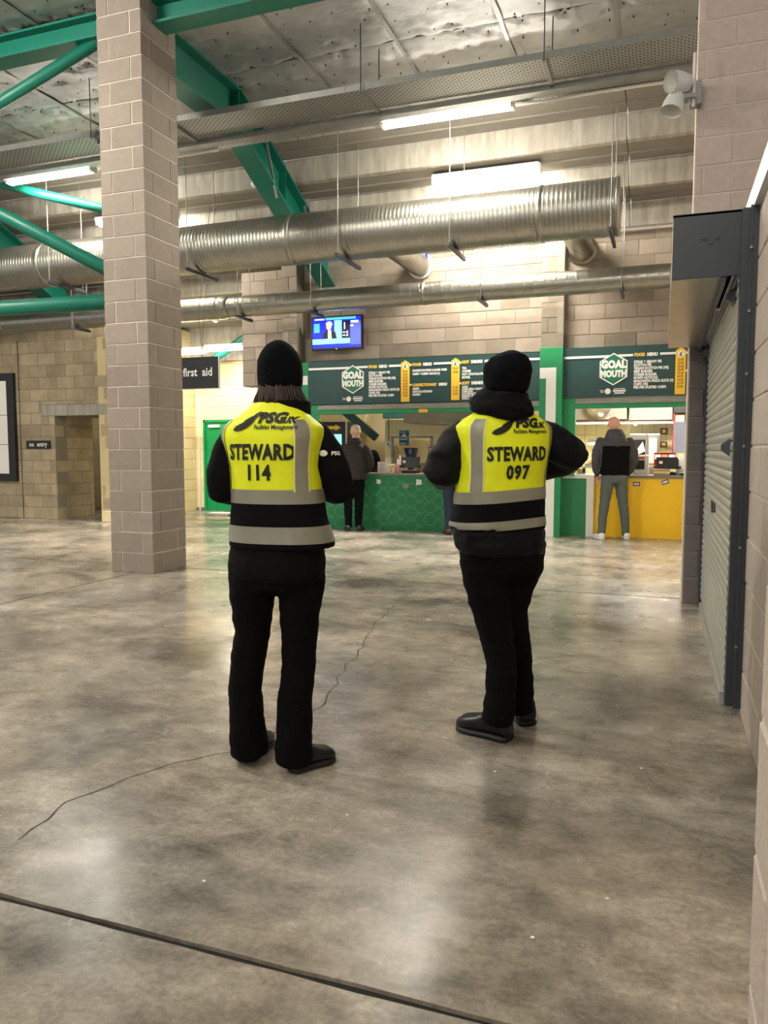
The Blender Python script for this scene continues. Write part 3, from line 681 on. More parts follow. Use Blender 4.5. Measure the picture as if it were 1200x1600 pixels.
bx('casing', 'kiosk_green', cl, -1.80, -1.455, 11.86, 12.1, 0, 2.86, c=.005)
q = MB(); ny = 11.857
flat(q, [(-1.70, 0.0), (-1.55, 0.0), (-1.55, 2.56), (-1.795, 2.56), (-1.795, 2.40), (-1.70, 2.40)], ny); q.build('numeral', 'white_print', cl)
cl2 = thing('pillar_cladding', 'green pillar cladding at the left end of the wide kiosk', 'cladding')
bx('casing', 'kiosk_green', cl2, -5.93, -5.72, 11.98, 12.35, 0, 2.80, c=.005)
q = MB(); flat(q, [(-5.92, 2.43), (-5.73, 2.43), (-5.73, 2.58), (-5.92, 2.58)], 11.977); q.build('numeral', 'white_print', cl2)
sr = thing('kiosk_surround', 'green painted frame strips around the yellow kiosk opening', 'frame')
bx('jamb', 'kiosk_green', sr, -1.455, -1.275, 12.0, 12.12, 0.93, 2.11)
bx('fascia_backing', 'kiosk_green', s1, -5.71, -5.56, 12.0, 12.1, 0.9, 2.09)
# counters
c1 = thing('serving_counter', 'long green counter front with hexagon pattern', 'counter')
bx('front_panel', 'panel_green', c1, -5.9, -1.82, 11.95, 12.0, 0, 0.905); bx('worktop', 'worktop', c1, -5.9, -1.82, 11.93, 12.6, 0.905, 0.935)
bx('carcass', 'panel_green', c1, -5.9, -1.82, 12.0, 12.55, 0.02, 0.905)
q = MB()
mat('hex_line', (104, 190, 146), 0.5)
for i in range(13):
    for j in range(5):
        cx = -5.75 + i * 0.315; cz = 0.09 + j * 0.2 + (0.1 if i % 2 else 0)
        if cz > 0.84: continue
        a = [(cx + .115 * math.cos(2 * PI * k / 6), cz + .1 * math.sin(2 * PI * k / 6)) for k in range(6)]; b = [(cx + .109 * math.cos(2 * PI * k / 6), cz + .094 * math.sin(2 * PI * k / 6)) for k in range(6)]
        q.add([(p[0], 11.947, p[1]) for p in a + b], [(k, (k + 1) % 6, (k + 1) % 6 + 6, k + 6) for k in range(6)])
        for dz in (-.016, .016):
            bar_h(q, cx + .115, cx + .2, cz + dz, .006, 11.947)
q.build('hexagon_print', 'hex_line', c1)
for sx, sz, s in ((-4.43, .80, .04), (-3.73, .80, .05)): MB().add([(sx - s, 11.945, sz - s), (sx + s, 11.945, sz - s * .7), (sx + s * .8, 11.945, sz + s * .8), (sx - s * .9, 11.945, sz + s)], [(0, 1, 2, 3)]).build('torn_sticker', 'paper', c1)
flat(MB(), [(-3.955 + .055 * math.cos(a), .735 + .045 * math.sin(a)) for a in [2 * PI * k / 16 for k in range(16)]], 11.945).build('round_sticker', 'galv_dull', c1)
c2 = thing('serving_counter', 'yellow fronted counter with two small stickers', 'counter')
bx('front_panel', 'yellow_panel', c2, -0.985, 0.345, 12.15, 12.2, 0.0, 0.90); bx('worktop', 'worktop', c2, -0.985, 0.40, 12.12, 12.7, 0.90, 0.945)
bx('carcass', 'white_paint', c2, -0.985, 0.345, 12.2, 12.65, 0.02, 0.90)
for sx, sz, r in ((-0.37, .815, 0.05), (0.035, .85, 0.35)):
    ux = Vector((math.cos(r), 0, math.sin(r))); uz = Vector((-math.sin(r), 0, math.cos(r))); o = Vector((sx, 12.147, sz))
    MB().add([o - ux * .055 - uz * .035, o + ux * .055 - uz * .035, o + ux * .055 + uz * .035, o - ux * .055 + uz * .035], [(0, 1, 2, 3)]).build('sticker', 'paper', c2)
    o = o + Vector((0, -.002, 0)); q = MB()
    for a in (-.024, .024): q.add([o - ux * .05 + uz * (a - .007), o + ux * .05 + uz * (a - .007), o + ux * .05 + uz * (a + .007), o - ux * .05 + uz * (a + .007)], [(0, 1, 2, 3)])
    for a in (-.045, .045): q.add([o + ux * (a - .006) - uz * .028, o + ux * (a + .006) - uz * .028, o + ux * (a + .006) + uz * .028, o + ux * (a - .006) + uz * .028], [(0, 1, 2, 3)])
    q.build('sticker_print', 'black_print', c2)
c3 = thing('serving_counter', 'short green counter panel with white worktop beside the pillar', 'counter')
bx('front_panel', 'panel_green', c3, -1.455, -1.095, 12.1, 12.15, 0.0, 0.89); bx('worktop', 'white_paint', c3, -1.455, -0.985, 12.07, 12.7, 0.89, 0.945)
bx('end_post', 'white_paint', c3, -1.095, -0.985, 12.085, 12.2, 0, 0.89); bx('carcass', 'white_paint', c3, -1.455, -1.095, 12.15, 12.65, 0.02, 0.89)

# ------------------------------------------------------------------ kiosk contents
def till(label, x, y, z, rz=0.0):
    t = thing('till_screen', label, 'till', (x, y, z), rz)
    q = MB(); q.loft([[(-.15, 0, .09), (.15, 0, .09), (.15, .03, .09), (-.15, .03, .09)], [(-.165, .05, .27), (.165, .05, .27), (.165, .08, .27), (-.165, .08, .27)]]); q.build('screen', 'black_plastic', t)
    bx('stand', 'black_plastic', t, -.04, .04, .02, .12, .02, .12); bx('base', 'black_plastic', t, -.13, .13, -.05, .18, 0, .04, c=.008)
    bx('sticker', 'paper', t, -.12, -.07, -.002, .002, .17, .21); bx('keypad', 'galv_dull', t, -.10, .10, -.07, -.01, .04, .055, c=.004)
    for s in (-1, 1): bx('side_flap', 'black_plastic', t, s * .165 - .03, s * .165 + .03, -.02, .02, .10, .13)
    return t
till('black till screen on the green kiosk counter', -4.0, 12.28, 0.936)
till('black till screen on the yellow kiosk counter', 0.06, 12.42, 0.946)
t = thing('menu_card', 'white printed card standing on the green kiosk counter', 'card', (-4.42, 12.1, .936))
bx('card', 'paper', t, -.085, .085, 0, .006, 0, .19); q = MB()
for k in range(6): bar_h(q, -.06, .05 - .02 * (k % 3), .155 - k * .022, .006, -.002)
q.build('print', 'galv_dull', t)
t = thing('charity_box', 'cream box with dark holes on the green kiosk counter', 'box', (-4.27, 12.12, .936))
bx('body', 'cream_panel', t, -.06, .06, 0, .1, 0, .15, c=.006)
q = MB()
for a, b in ((-.03, .11), (.03, .11), (0, .085), (0, .04)): flat(q, [(a + .01 * math.cos(th), b + .01 * math.sin(th)) for th in [2 * PI * k / 10 for k in range(10)]], -.003)
q.build('holes', 'black_print', t)
def bottle(label, x, y, z, m, h=.25, r=.035):
    t = thing('squeeze_bottle', label, 'bottle', (x, y, z)); MB().tube([(0, 0, 0), (0, 0, h * .6), (0, 0, h * .72)], [r, r, r * .6], 14).build('body', m, t, True)
    MB().tube([(0, 0, h * .72), (0, 0, h * .76), (0, 0, h)], [r * .6, r * .55, r * .15], 12).build('nozzle', 'white_plastic', t, True); return t
bottle('pink squeeze bottle beside the till on the green kiosk counter', -4.17, 12.14, .936, 'pink', .24)
bottle('white squeeze bottle behind the pink one on the green kiosk counter', -4.2, 12.36, .936, 'white_plastic', .3, .04)
def rack(label, x, y, z, nx, nz, s=.085, gap=.01, rz=0):
    t = thing('condiment_rack', label, 'rack', (x, y, z), rz); W_ = nx * (s + gap) + gap
    for i in range(nx + 1): bx('divider', 'red', t, -W_ / 2 + i * (s + gap), -W_ / 2 + i * (s + gap) + gap, 0, .12, 0, nz * (s + gap) + gap)
    for j in range(nz + 1): bx('shelf', 'red', t, -W_ / 2, W_ / 2, 0, .12, j * (s + gap), j * (s + gap) + gap)
    bx('back', 'red', t, -W_ / 2, W_ / 2, .12, .125, 0, nz * (s + gap) + gap)
    for i in range(nx):
        for j in range(nz):
            if (i + j) % 3 == 0 and nx > 1 and i == 0: continue
            bx('sachet_stack', 'paper' if (i + 2 * j) % 3 else 'cardboard', t, -W_ / 2 + i * (s + gap) + gap + .006, -W_ / 2 + (i + 1) * (s + gap) - .006, .01, .11, j * (s + gap) + gap, j * (s + gap) + gap + s * .8)
    return t
rack('red condiment rack with sachets behind the till of the green kiosk', -3.72, 12.75, 1.10, 2, 3, .08); tb = thing('back_shelf', 'steel back shelf inside the wide kiosk', 'shelf')
bx('top', 'steel', tb, -4.1, -2.0, 12.7, 13.2, 1.06, 1.095); bx('support', 'steel', tb, -4.08, -4.0, 12.72, 13.18, 0, 1.06); bx('support', 'steel', tb, -2.1, -2.02, 12.72, 13.18, 0, 1.06)
pt = thing('partition', 'cream tiled partition with grey serving frame inside the wide kiosk', 'partition')
bx('panel', 'cream_panel', pt, -4.92, -4.77, 13.6, 13.68, 0, 1.88); bx('panel', 'cream_panel', pt, -4.77, -4.0, 13.6, 13.68, 1.54, 1.88); bx('panel', 'cream_panel', pt, -4.0, -2.0, 13.6, 13.68, 0, 1.80); bx('panel', 'cream_panel', pt, -4.77, -4.0, 13.6, 13.68, 0, 0.8)
for a in (-4.78, -4.02): bx('frame', 'galv_dull', pt, a, a + .035, 13.57, 13.6, 0.8, 1.57)
bx('frame', 'galv_dull', pt, -4.78, -3.985, 13.57, 13.6, 1.545, 1.575)
q = MB()
for k in range(1, 9): bar_h(q, -4.92, -2.0, k * .2 + .05, .005, 13.597) if k > 7 else None
for k in range(6): flat(q, [(-4.60 + k * .2, 1.58), (-4.595 + k * .2, 1.58), (-4.595 + k * .2, 1.87), (-4.60 + k * .2, 1.87)], 13.598)
q.build('tile_joint', 'mortar_cream', pt)
bx('back_lining', 'cream_panel', pt, -4.8, -3.9, 14.2, 14.25, 0, 1.9)
t = thing('conduit_switch', 'round switch on a conduit fixed to the cream partition', 'switch'); MB().tube([(-4.84, 13.57, 1.43), (-4.84, 13.6, 1.43)], .055, 18).build('plate', 'white_plastic', t)
MB().tube([(-4.84, 13.55, 1.43), (-4.84, 13.575, 1.43)], .022, 12).build('knob', 'galv_dull', t); MB().tube([(-4.84, 13.59, 1.48), (-4.84, 13.59, 1.92), (-4.6, 13.59, 1.95)], .012, 8).build('conduit', 'galv_dull', t)
t = thing('hygiene_poster', 'blue green poster on the cream partition', 'poster'); bx('sheet', 'teal_print', t, -4.63, -4.44, 13.588, 13.594, 1.41, 1.68)
q = MB(); bar_h(q, -4.61, -4.5, 1.65, .012, 13.586); flat(q, [(-4.535 + .035 * math.cos(a), 1.585 + .035 * math.sin(a)) for a in [2 * PI * k / 12 for k in range(12)]], 13.586); bar_h(q, -4.61, -4.46, 1.52, .014, 13.586); bar_h(q, -4.61, -4.5, 1.44, .012, 13.586); q.build('print', 'white_print', t)
t = thing('roll_dispenser', 'dark blue paper towel dispenser behind the counter card', 'dispenser'); q = MB()
q.loft([[(-4.63, y, 1.17), (-4.50, y, 1.17), (-4.45, y, 1.36), (-4.68, y, 1.36)] for y in (14.02, 14.18)]); q.build('body', 'blue', t); bx('window', 'galv_dull', t, -4.58, -4.53, 14.01, 14.02, 1.25, 1.34); bx('paper', 'paper', t, -4.62, -4.52, 14.03, 14.06, 1.08, 1.17)
t = thing('extractor_hood', 'grey steel extractor hood hanging inside the wide kiosk', 'hood'); q = MB()
q.loft([[(-4.35, 13.0, 1.80), (-3.0, 13.0, 1.74), (-3.0, 13.5, 1.74), (-4.35, 13.5, 1.80)], [(-4.35, 13.0, 2.2), (-3.0, 13.0, 2.2), (-3.0, 13.5, 2.2), (-4.35, 13.5, 2.2)]]); q.build('canopy', 'concrete', t); bx('duct', 'galv', t, -3.9, -3.5, 13.1, 13.5, 2.2, 2.6)
t = thing('raker_end', 'dark green steel brace inside the wide kiosk', 'brace'); MB().bar((-5.75, 13.5, 2.1), (-5.05, 13.5, 1.55), .1, .14).build('brace', 'sign_green', t); MB().box(-4.85, -4.38, 13.3, 13.5, 1.90, 2.3).build('gusset', 'sign_green', t)
fr = thing('drinks_fridge', 'black drinks cabinet with yellow arrow sign and lit panel', 'fridge')
bx('cabinet', 'black_plastic', fr, -6.2, -5.70, 13.6, 14.2, 0.0, 1.86, c=.01); bx('edge_trim', 'steel', fr, -5.71, -5.69, 13.58, 13.62, 0, 1.87)
q = MB(); flat(q, [(-6.1, 1.72), (-5.93, 1.72), (-5.93, 1.69), (-5.81, 1.75), (-5.93, 1.81), (-5.93, 1.78), (-6.1, 1.78)], 13.596); q.build('arrow', 'yellow_print', fr)
bx('lit_panel', 'screen_cyan', fr, -6.02, -5.80, 13.592, 13.597, 1.36, 1.62)
# yellow kiosk interior
t = thing('extractor_hood', 'stainless extractor canopy with round duct inside the yellow kiosk', 'hood')
bx('canopy', 'concrete', t, -1.5, -0.62, 14.1, 14.6, 1.86, 2.3); bx('canopy', 'concrete', t, -0.58, 0.12, 14.1, 14.6, 1.84, 2.3)
MB().tube([(-1.1, 14.0, 2.08), (-1.1, 14.1, 2.08)], .20, 24).build('duct_ring', 'galv', t, True); bx('rail', 'white_paint', t, -1.56, 0.14, 14.05, 14.1, 1.775, 1.81)
for i, (z0, z1) in enumerate(((1.6, 1.71), (1.37, 1.47))):
    t = thing('framed_notice', 'small framed notice on the tiled kiosk wall, %s' % ('upper one' if i == 0 else 'lower one above the red rack'), 'notice'); bx('frame', 'brown_leather', t, -.065, .055, 14.62, 14.64, z0, z1); bx('print', 'gold_print', t, -.04, .03, 14.612, 14.62, z0 + .02, z1 - .02); bx('mark', 'paper', t, -.02, .01, 14.608, 14.612, z0 + .04, z1 - .04)
t = thing('smoke_detector', 'round white detector on the kiosk extractor rail', 'detector'); MB().tube([(-.47, 14.0, 1.80), (-.47, 14.0, 1.76)], [.06, .05], 16).build('body', 'white_plastic', t, True); MB().tube([(-.47, 14.0, 1.76), (-.47, 14.0, 1.74)], [.03, .02], 12).build('sensor', 'panel_lit', t, True)
t = thing('oven', 'stainless oven with glass door standing in the yellow kiosk', 'oven'); bx('body', 'steel', t, -.56, -.06, 14.0, 14.6, 0.9, 1.60, c=.01); bx('window', 'black_plastic', t, -.50, -.28, 13.99, 14.0, 1.12, 1.5)
bx('door', 'galv_dull', t, -.26, -.09, 13.94, 13.97, 1.05, 1.57); bx('door_glass', 'tile_cream', t, -.235, -.115, 13.93, 13.94, 1.1, 1.52); MB().tube([(-.285, 13.93, 1.05), (-.285, 13.93, 1.62)], .012, 8).build('handle', 'steel', t); bx('plinth', 'steel', t, -.54, -.08, 14.02, 14.58, 0, .9)
MB().add([(-.52, 13.985, 1.2), (-.30, 13.985, 1.3), (-.34, 13.985, 1.47)], [(0, 1, 2)]).build('painted_reflection', 'white_paint', t)  # white triangle painted as a reflection on the oven window
tb2 = thing('back_shelf', 'steel work shelf inside the yellow kiosk', 'shelf'); bx('top', 'steel', tb2, -1.5, 1.2, 13.5, 13.95, 1.02, 1.05)
for a in (-1.48, 1.14): bx('support', 'steel', tb2, a, a + .05, 13.52, 13.92, 0, 1.02)
rack('red condiment rack with sachets inside the yellow kiosk', 0.02, 13.7, 1.05, 3, 2, .1)
t = thing('heat_lamp', 'glowing heat lamp over the hot food in the yellow kiosk', 'lamp', (-1.1, 13.7, 1.05)); bx('post', 'steel', t, -.015, .015, .12, .15, 0, .42); bx('shade', 'steel', t, -.14, .14, -.05, .15, .40, .46, c=.01); bx('bulb', 'heat_lamp', t, -.11, .11, 0, .1, .36, .40); bx('tray', 'steel', t, -.16, .16, -.1, .16, 0, .04); bx('food', 'cardboard', t, -.12, .12, -.06, .1, .04, .10, c=.02)
t = thing('drink_machine', 'white drinks dispenser on the yellow kiosk counter', 'dispenser', (-.33, 12.45, .946)); bx('body', 'white_plastic', t, -.10, .12, .05, .25, 0, .30, c=.012); bx('tap_bay', 'black_plastic', t, -.07, .06, .04, .06, .08, .22); bx('red_label', 'red', t, -.08, .06, .04, .06, .24, .27); bx('drip_tray', 'steel', t, -.09, .09, -.03, .06, 0, .03)
t = thing('takeaway_boxes', 'stack of cardboard trays in front of the yellow kiosk till', 'boxes', (-.02, 12.25, .946))
for k in range(3): bx('tray', 'cardboard' if k != 1 else 'cream_panel', t, -.115, .115, -.06, .06, k * .032, k * .032 + .028, c=.004)
t = thing('card_reader', 'small black card reader at the end of the yellow counter', 'card reader', (.27, 12.3, .946)); bx('body', 'black_plastic', t, -.045, .045, -.06, .06, 0, .035, c=.008); bx('display', 'galv_dull', t, -.03, .03, .0, .04, .035, .037)
t = thing('paper_roll', 'white tissue roll at the right end of the yellow counter', 'roll', (.25, 12.52, .946)); MB().tube([(0, 0, 0), (0, 0, .27)], .07, 18).build('roll', 'paper', t, True); MB().tube([(0, 0, .27), (0, 0, .275)], .02, 10).build('core', 'cardboard', t)
t = thing('hanging_panel', 'pale lilac acrylic panel hanging over the yellow counter end', 'panel'); bx('sheet', 'lilac', t, .135, .34, 12.40, 12.41, 1.28, 1.745, c=.004); q = MB(); q.tube([(.17, 12.405, 1.74), (.17, 12.405, 2.5)], .003, 5); q.tube([(.3, 12.405, 1.74), (.3, 12.405, 2.5)], .003, 5); q.build('hanging_wire', 'galv_dull', t)
t = thing('storage_shelf', 'dark high shelf with a cardboard box inside the yellow kiosk', 'shelf'); bx('cabinet', 'black_plastic', t, .14, .75, 14.2, 14.6, 1.96, 2.3); bx('post', 'red', t, .135, .16, 14.2, 14.25, 1.06, 1.96); bx('board', 'steel', t, .14, .75, 14.2, 14.6, 1.64, 1.66); bx('post', 'steel', t, .70, .73, 14.2, 14.25, 1.06, 1.96)
t = thing('cardboard_box', 'pinkish cardboard box on the high kiosk shelf', 'box'); bx('box', 'block_pink', t, .17, .32, 14.25, 14.5, 1.66, 1.92); bx('tape', 'cardboard', t, .235, .255, 14.248, 14.25, 1.66, 1.92)
t = thing('food_tray', 'small tray of food on the white worktop behind the steward arm', 'tray', (-1.2, 12.3, .946)); bx('tray', 'steel', t, -.07, .07, -.06, .06, 0, .02); bx('food', 'cardboard', t, -.06, .02, -.05, .05, .02, .09, c=.015); bx('cup', 'black_plastic', t, .025, .065, -.03, .03, .02, .1)

# ------------------------------------------------------------------ television
tv = thing('television', 'wall mounted television showing a news presenter', 'television')
TX0, TX1, TZ0, TZ1, TY = -5.62, -4.70, 2.985, 3.54, 11.90
bx('casing', 'black_plastic', tv, TX0, TX1, TY, TY + .07, TZ0, TZ1, c=.008); bx('bracket', 'black_plastic', tv, -5.3, -5.0, TY + .07, 12.08, 3.1, 3.45)
sc_ = lambda u, v_: (TX0 + .025 + u * (TX1 - TX0 - .05), TZ0 + .035 + v_ * (TZ1 - TZ0 - .06))
def spoly(name, m, pts, lay, par):
    return flat(MB(), [sc_(*p) for p in pts], TY - .001 - lay * .0006).build(name, m, par)
R_ = lambda a, b, c, d: [(a, b), (c, b), (c, d), (a, d)]
sb = spoly('screen', 'screen_blue', R_(0, 0, 1, 1), 0, tv)
spoly('screen_side', 'screen_violet', R_(.79, .08, 1, .85), 1, sb); spoly('screen_top', 'screen_teal', R_(.28, .92, .9, 1), 1, sb); spoly('screen_window', 'screen_cyan', R_(.46, .2, .61, .9), 1, sb); spoly('screen_ticker', 'screen_cyan', R_(0, .13, .78, .30), 2, sb)
spoly('screen_card', 'screen_teal', R_(.03, .52, .15, .82), 1, sb); spoly('screen_column', 'screen_dark', R_(.62, .25, .78, .88), 1, sb)
spoly('presenter_jacket', 'screen_dark', [(.21, .3), (.51, .3), (.48, .52), (.40, .60), (.30, .60), (.23, .5)], 3, sb); spoly('presenter_shirt', 'screen_white', [(.33, .3), (.40, .3), (.39, .58), (.33, .58)], 4, sb)
spoly('presenter_face', 'screen_skin', [(.345 + .055 * math.cos(a), .71 + .12 * math.sin(a)) for a in [2 * PI * k / 16 for k in range(16)]], 4, sb); spoly('presenter_hair', 'screen_hair', [(.35 + .07 * math.cos(a), .78 + .10 * math.sin(a)) for a in [PI * (k / 10 * 1.2 - .15) for k in range(11)]], 5, sb)
for nm, a in (('caption', R_(.8, .80, .95, .87)), ('caption', R_(.79, .68, .85, .73)), ('caption', R_(.63, .48, .69, .51)), ('caption', R_(.71, .47, .74, .53)), ('caption', R_(.63, .38, .69, .41)), ('caption', R_(.71, .37, .74, .43)), ('caption', R_(.66, .6, .68, .82)), ('caption', R_(.05, .93, .25, .97))): spoly(nm, 'screen_white', a, 4, sb)
bx('status_light', 'panel_lit', tv, -5.17, -5.15, TY - .004, TY, TZ0 + .012, TZ0 + .02)

# ------------------------------------------------------------------ wall signs, board, doors
nb = thing('notice_board', 'large black framed notice board with white panels on the left wall', 'notice board')
bx('frame', 'black_sign', nb, -13.2, -11.735, 11.52, 11.59, 0.72, 2.79, c=.006)
for a, b in ((0.865, 1.42), (1.43, 1.985), (1.995, 2.64)): bx('panel', 'paper', nb, -13.0, -11.90, 11.512, 11.52, a, b)
ne = thing('no_entry_sign', 'small black no entry sign beside the doorway', 'sign'); bx('plate', 'black_sign', ne, -11.515, -10.935, 11.578, 11.593, 1.345, 1.50); q = MB(); text_on(q, 'no  entry', .12, (-11.225, 11.576, 1.39), bold=.003, xs=.90, space=1.05); q.build('lettering', 'white_print', ne)
fa = thing('first_aid_sign', 'hanging black first aid sign behind the block column', 'sign'); bx('plate', 'black_sign', fa, -7.62, -6.74, 10.80, 10.82, 2.315, 2.82); bx('edge', 'white_plastic', fa, -6.742, -6.73, 10.795, 10.825, 2.31, 2.825); bx('edge', 'white_plastic', fa, -7.62, -6.74, 10.795, 10.825, 2.305, 2.316)
q = MB(); text_on(q, 'first  aid', .185, (-6.855, 10.797, 2.52), align='RIGHT', bold=.0042, xs=.88, space=1.02); q.build('lettering', 'white_print', fa)
q = MB(); q.tube([(-7.05, 10.81, 2.82), (-7.1, 10.81, 3.5)], .004, 5); q.tube([(-7.05, 10.81, 2.82), (-7.0, 10.81, 3.5)], .004, 5); q.tube([(-7.1, 10.81, 3.5), (-7.1, 11.2, 5.27)], .004, 5); q.tube([(-7.0, 10.81, 3.5), (-7.0, 11.2, 5.27)], .004, 5); q.build('hanging_wire', 'anthracite', fa)
dr = struct('door_1', 'green fire door with white closer', 'door'); bx('leaf', 'door_green', dr, -9.34, -8.42, 14.42, 14.47, 0.005, 1.93); bx('frame', 'door_green', dr, -9.385, -9.34, 14.37, 14.45, 0, 1.96); bx('frame', 'door_green', dr, -8.42, -8.38, 14.37, 14.45, 0, 1.96); bx('frame', 'door_green', dr, -9.385, -8.38, 14.37, 14.45, 1.92, 1.96)
bx('closer', 'white_plastic', dr, -9.25, -8.98, 14.36, 14.42, 1.80, 1.86, c=.006); MB().bar((-9.2, 14.39, 1.87), (-9.3, 14.38, 1.9), .02, .01).build('closer_arm', 'steel', dr); bx('door_handle', 'steel', dr, -8.52, -8.46, 14.38, 14.42, .95, 1.1)
cc = thing('dome_camera', 'small white camera above the green fire door', 'camera', (-8.84, 14.38, 1.70)); bx('housing', 'white_plastic', cc, -.06, .06, -.06, .01, -.05, .05, c=.015); MB().tube([(0, -.06, 0), (0, -.075, 0)], .025, 12).build('lens', 'black_plastic', cc)
sd = thing('smoke_detector', 'white ceiling detector in the first aid passage', 'detector', (-8.35, 13.3, 3.88)); MB().tube([(0, 0, .02), (0, 0, -.04)], [.09, .07], 16).build('body', 'white_plastic', sd, True); MB().tube([(0, 0, -.04), (0, 0, -.06)], [.04, .03], 12).build('sensor', 'panel_lit', sd, True)
dk = thing('low_object', 'white tray on the floor by the green door', 'tray', (-8.35, 13.4, 0)); q = MB(); q.loft([[(-.2, -.1, 0), (.2, -.1, 0), (.2, .1, 0), (-.2, .1, 0)], [(-.26, -.15, .06), (.26, -.15, .06), (.26, .15, .06), (-.26, .15, .06)]]); q.build('dish', 'white_plastic', dk)
# sounder on the cable tray left of the column
sp = thing('speaker', 'small black speaker hanging at the tray left of the column', 'speaker', (-6.75, 8.15, 5.22)); MB().tube([(0, 0, 0), (.10, .12, 0)], [.075, .06], 16).build('body', 'black_plastic', sp, True); MB().tube([(-.02, -.024, 0), (0, 0, 0)], [.082, .078], 16).build('grille', 'anthracite', sp, True); MB().tube([(.02, .02, .06), (.02, .02, .76)], .006, 6).build('hanger_rod', 'anthracite', sp); MB().tube([(.1, .12, 0), (.2, .2, 0)], .03, 10).build('bracket', 'anthracite', sp)
# twin floodlight
ft = thing('floodlight', 'twin white emergency floodlight on the edge of the tall block wall', 'floodlight', (0.02, 6.93, 4.22))
def cup(name, c, d, r, l):
    d = Vector(d).normalized(); c = Vector(c); b = c - d * l
    o = MB().tube([b, b + d * l * .1, b + d * l * .55, c], [r * .5, r * .72, r * .95, r], 24, cap=False).build(name, 'white_plastic', ft, True)
    MB().tube([b + d * .005, b + d * .01], r * .55, 20).build('reflector', 'white_paint', o); MB().tube([c - d * .02, c - d * .3 * l, c - d * .6 * l], [r * .94, r * .88, r * .6], 24, cap=False).build('inner_shell', 'white_paint', o, True); MB().tube([c - d * l * .55, c - d * l * .4], .012, 8).build('bulb', 'black_plastic', o)
cup('lamp_head', (-.05, -.10, .06), (-.72, -.62, -.12), .085, .19); cup('lamp_head', (-.04, -.04, -.15), (-.25, -.25, -.9), .085, .16)
bx('bracket', 'galv_dull', ft, .10, .19, .05, .155, -.08, .10); MB().tube([(.13, .05, -.1), (.13, .05, .32)], .012, 8).build('cable', 'white_plastic', ft); bx('arm', 'galv_dull', ft, -.02, .14, -.02, .02, -.05, -.02)

# ------------------------------------------------------------------ roller shutter of the shop at the right
rs = thing('roller_shutter', 'grey steel roller shutter with dark guide post and hood', 'shutter')
def slat_mesh():
    rings = []; pr = [(0.0, 0), (-.010, .008), (-.014, .025), (-.010, .042), (0, .051), (.012, .051), (.012, 0)]
    q = MB().loft([[(x, y, z) for x, z in pr] for y in (4.28, 7.04)]); me = bpy.data.meshes.new('slat'); me.from_pydata(q.v, [], q.f); me.materials.append(MATS['shutter_slat']); return me
sm = slat_mesh()
for k in range(42):
    o = link('slat', sm, None, rs); o.location = (0.338, 0, 0.075 + k * .052)
bx('bottom_bar', 'shutter_slat', rs, .308, .35, 4.3, 6.78, 0.0, .075, c=.004)
bx('guide_post', 'anthracite', rs, .328, .37, 4.19, 4.26, 0.03, 2.50); bx('guide_post', 'anthracite', rs, .365, .40, 4.16, 4.30, 0.03, 2.50); bx('guide_lip', 'anthracite', rs, .362, .372, 4.15, 4.2, 0.06, 2.50)
bx('guide_post', 'anthracite', rs, .31, .40, 6.96, 7.05, 0.0, 2.2)
q = MB()
for z in (.35, .85, 1.35, 1.7, 2.0, 2.3): q.tube([(.367, 4.15, z), (.367, 4.14, z)], .007, 8)
q.build('bolt', 'galv_dull', rs)
for z, s in ((1.30, 1), (2.08, 1)):
    for y in (4.45, 6.9):
        q = MB(); q.loft([[(.325, y - .05, z), (.325, y + .05, z), (.325, y + .05, z + .09), (.325, y - .05, z + .09)], [(.285, y - .02, z + .03), (.285, y + .02, z + .03), (.285, y + .02, z + .06), (.285, y - .02, z + .06)]]); q.build('locking_bracket', 'anthracite', rs)
for k in range(2): MB().tube([(.318, 5.35 + k * .25, .93 - k * .02), (.315, 5.37 + k * .25, .99)], .008, 6).build('lock_catch', 'anthracite', rs)
hd = thing('shutter_hood', 'dark grey metal shutter hood box above the roller shutter', 'hood')
q = MB(); q.box(.015, .345, 4.25, 4.262, 2.195, 2.51); q.build('end_plate', 'anthracite', hd)
bx('front_face', 'galv', hd, .012, .02, 4.262, 7.05, 2.195, 2.50); bx('top_face', 'anthracite', hd, .012, .40, 4.25, 7.05, 2.50, 2.512)
bx('underside', 'galv', hd, .012, .245, 4.262, 7.05, 2.19, 2.197); bx('lip', 'anthracite', hd, .245, .265, 4.262, 7.05, 2.15, 2.2)
q = MB()
for a, b in ((-.03, .02), (.03, .02), (0, -.005)): q.tube([(.19 + a, 4.25, 2.37 + b), (.19 + a, 4.243, 2.37 + b)], .012, 10)
q.build('bolt', 'anthracite', hd)

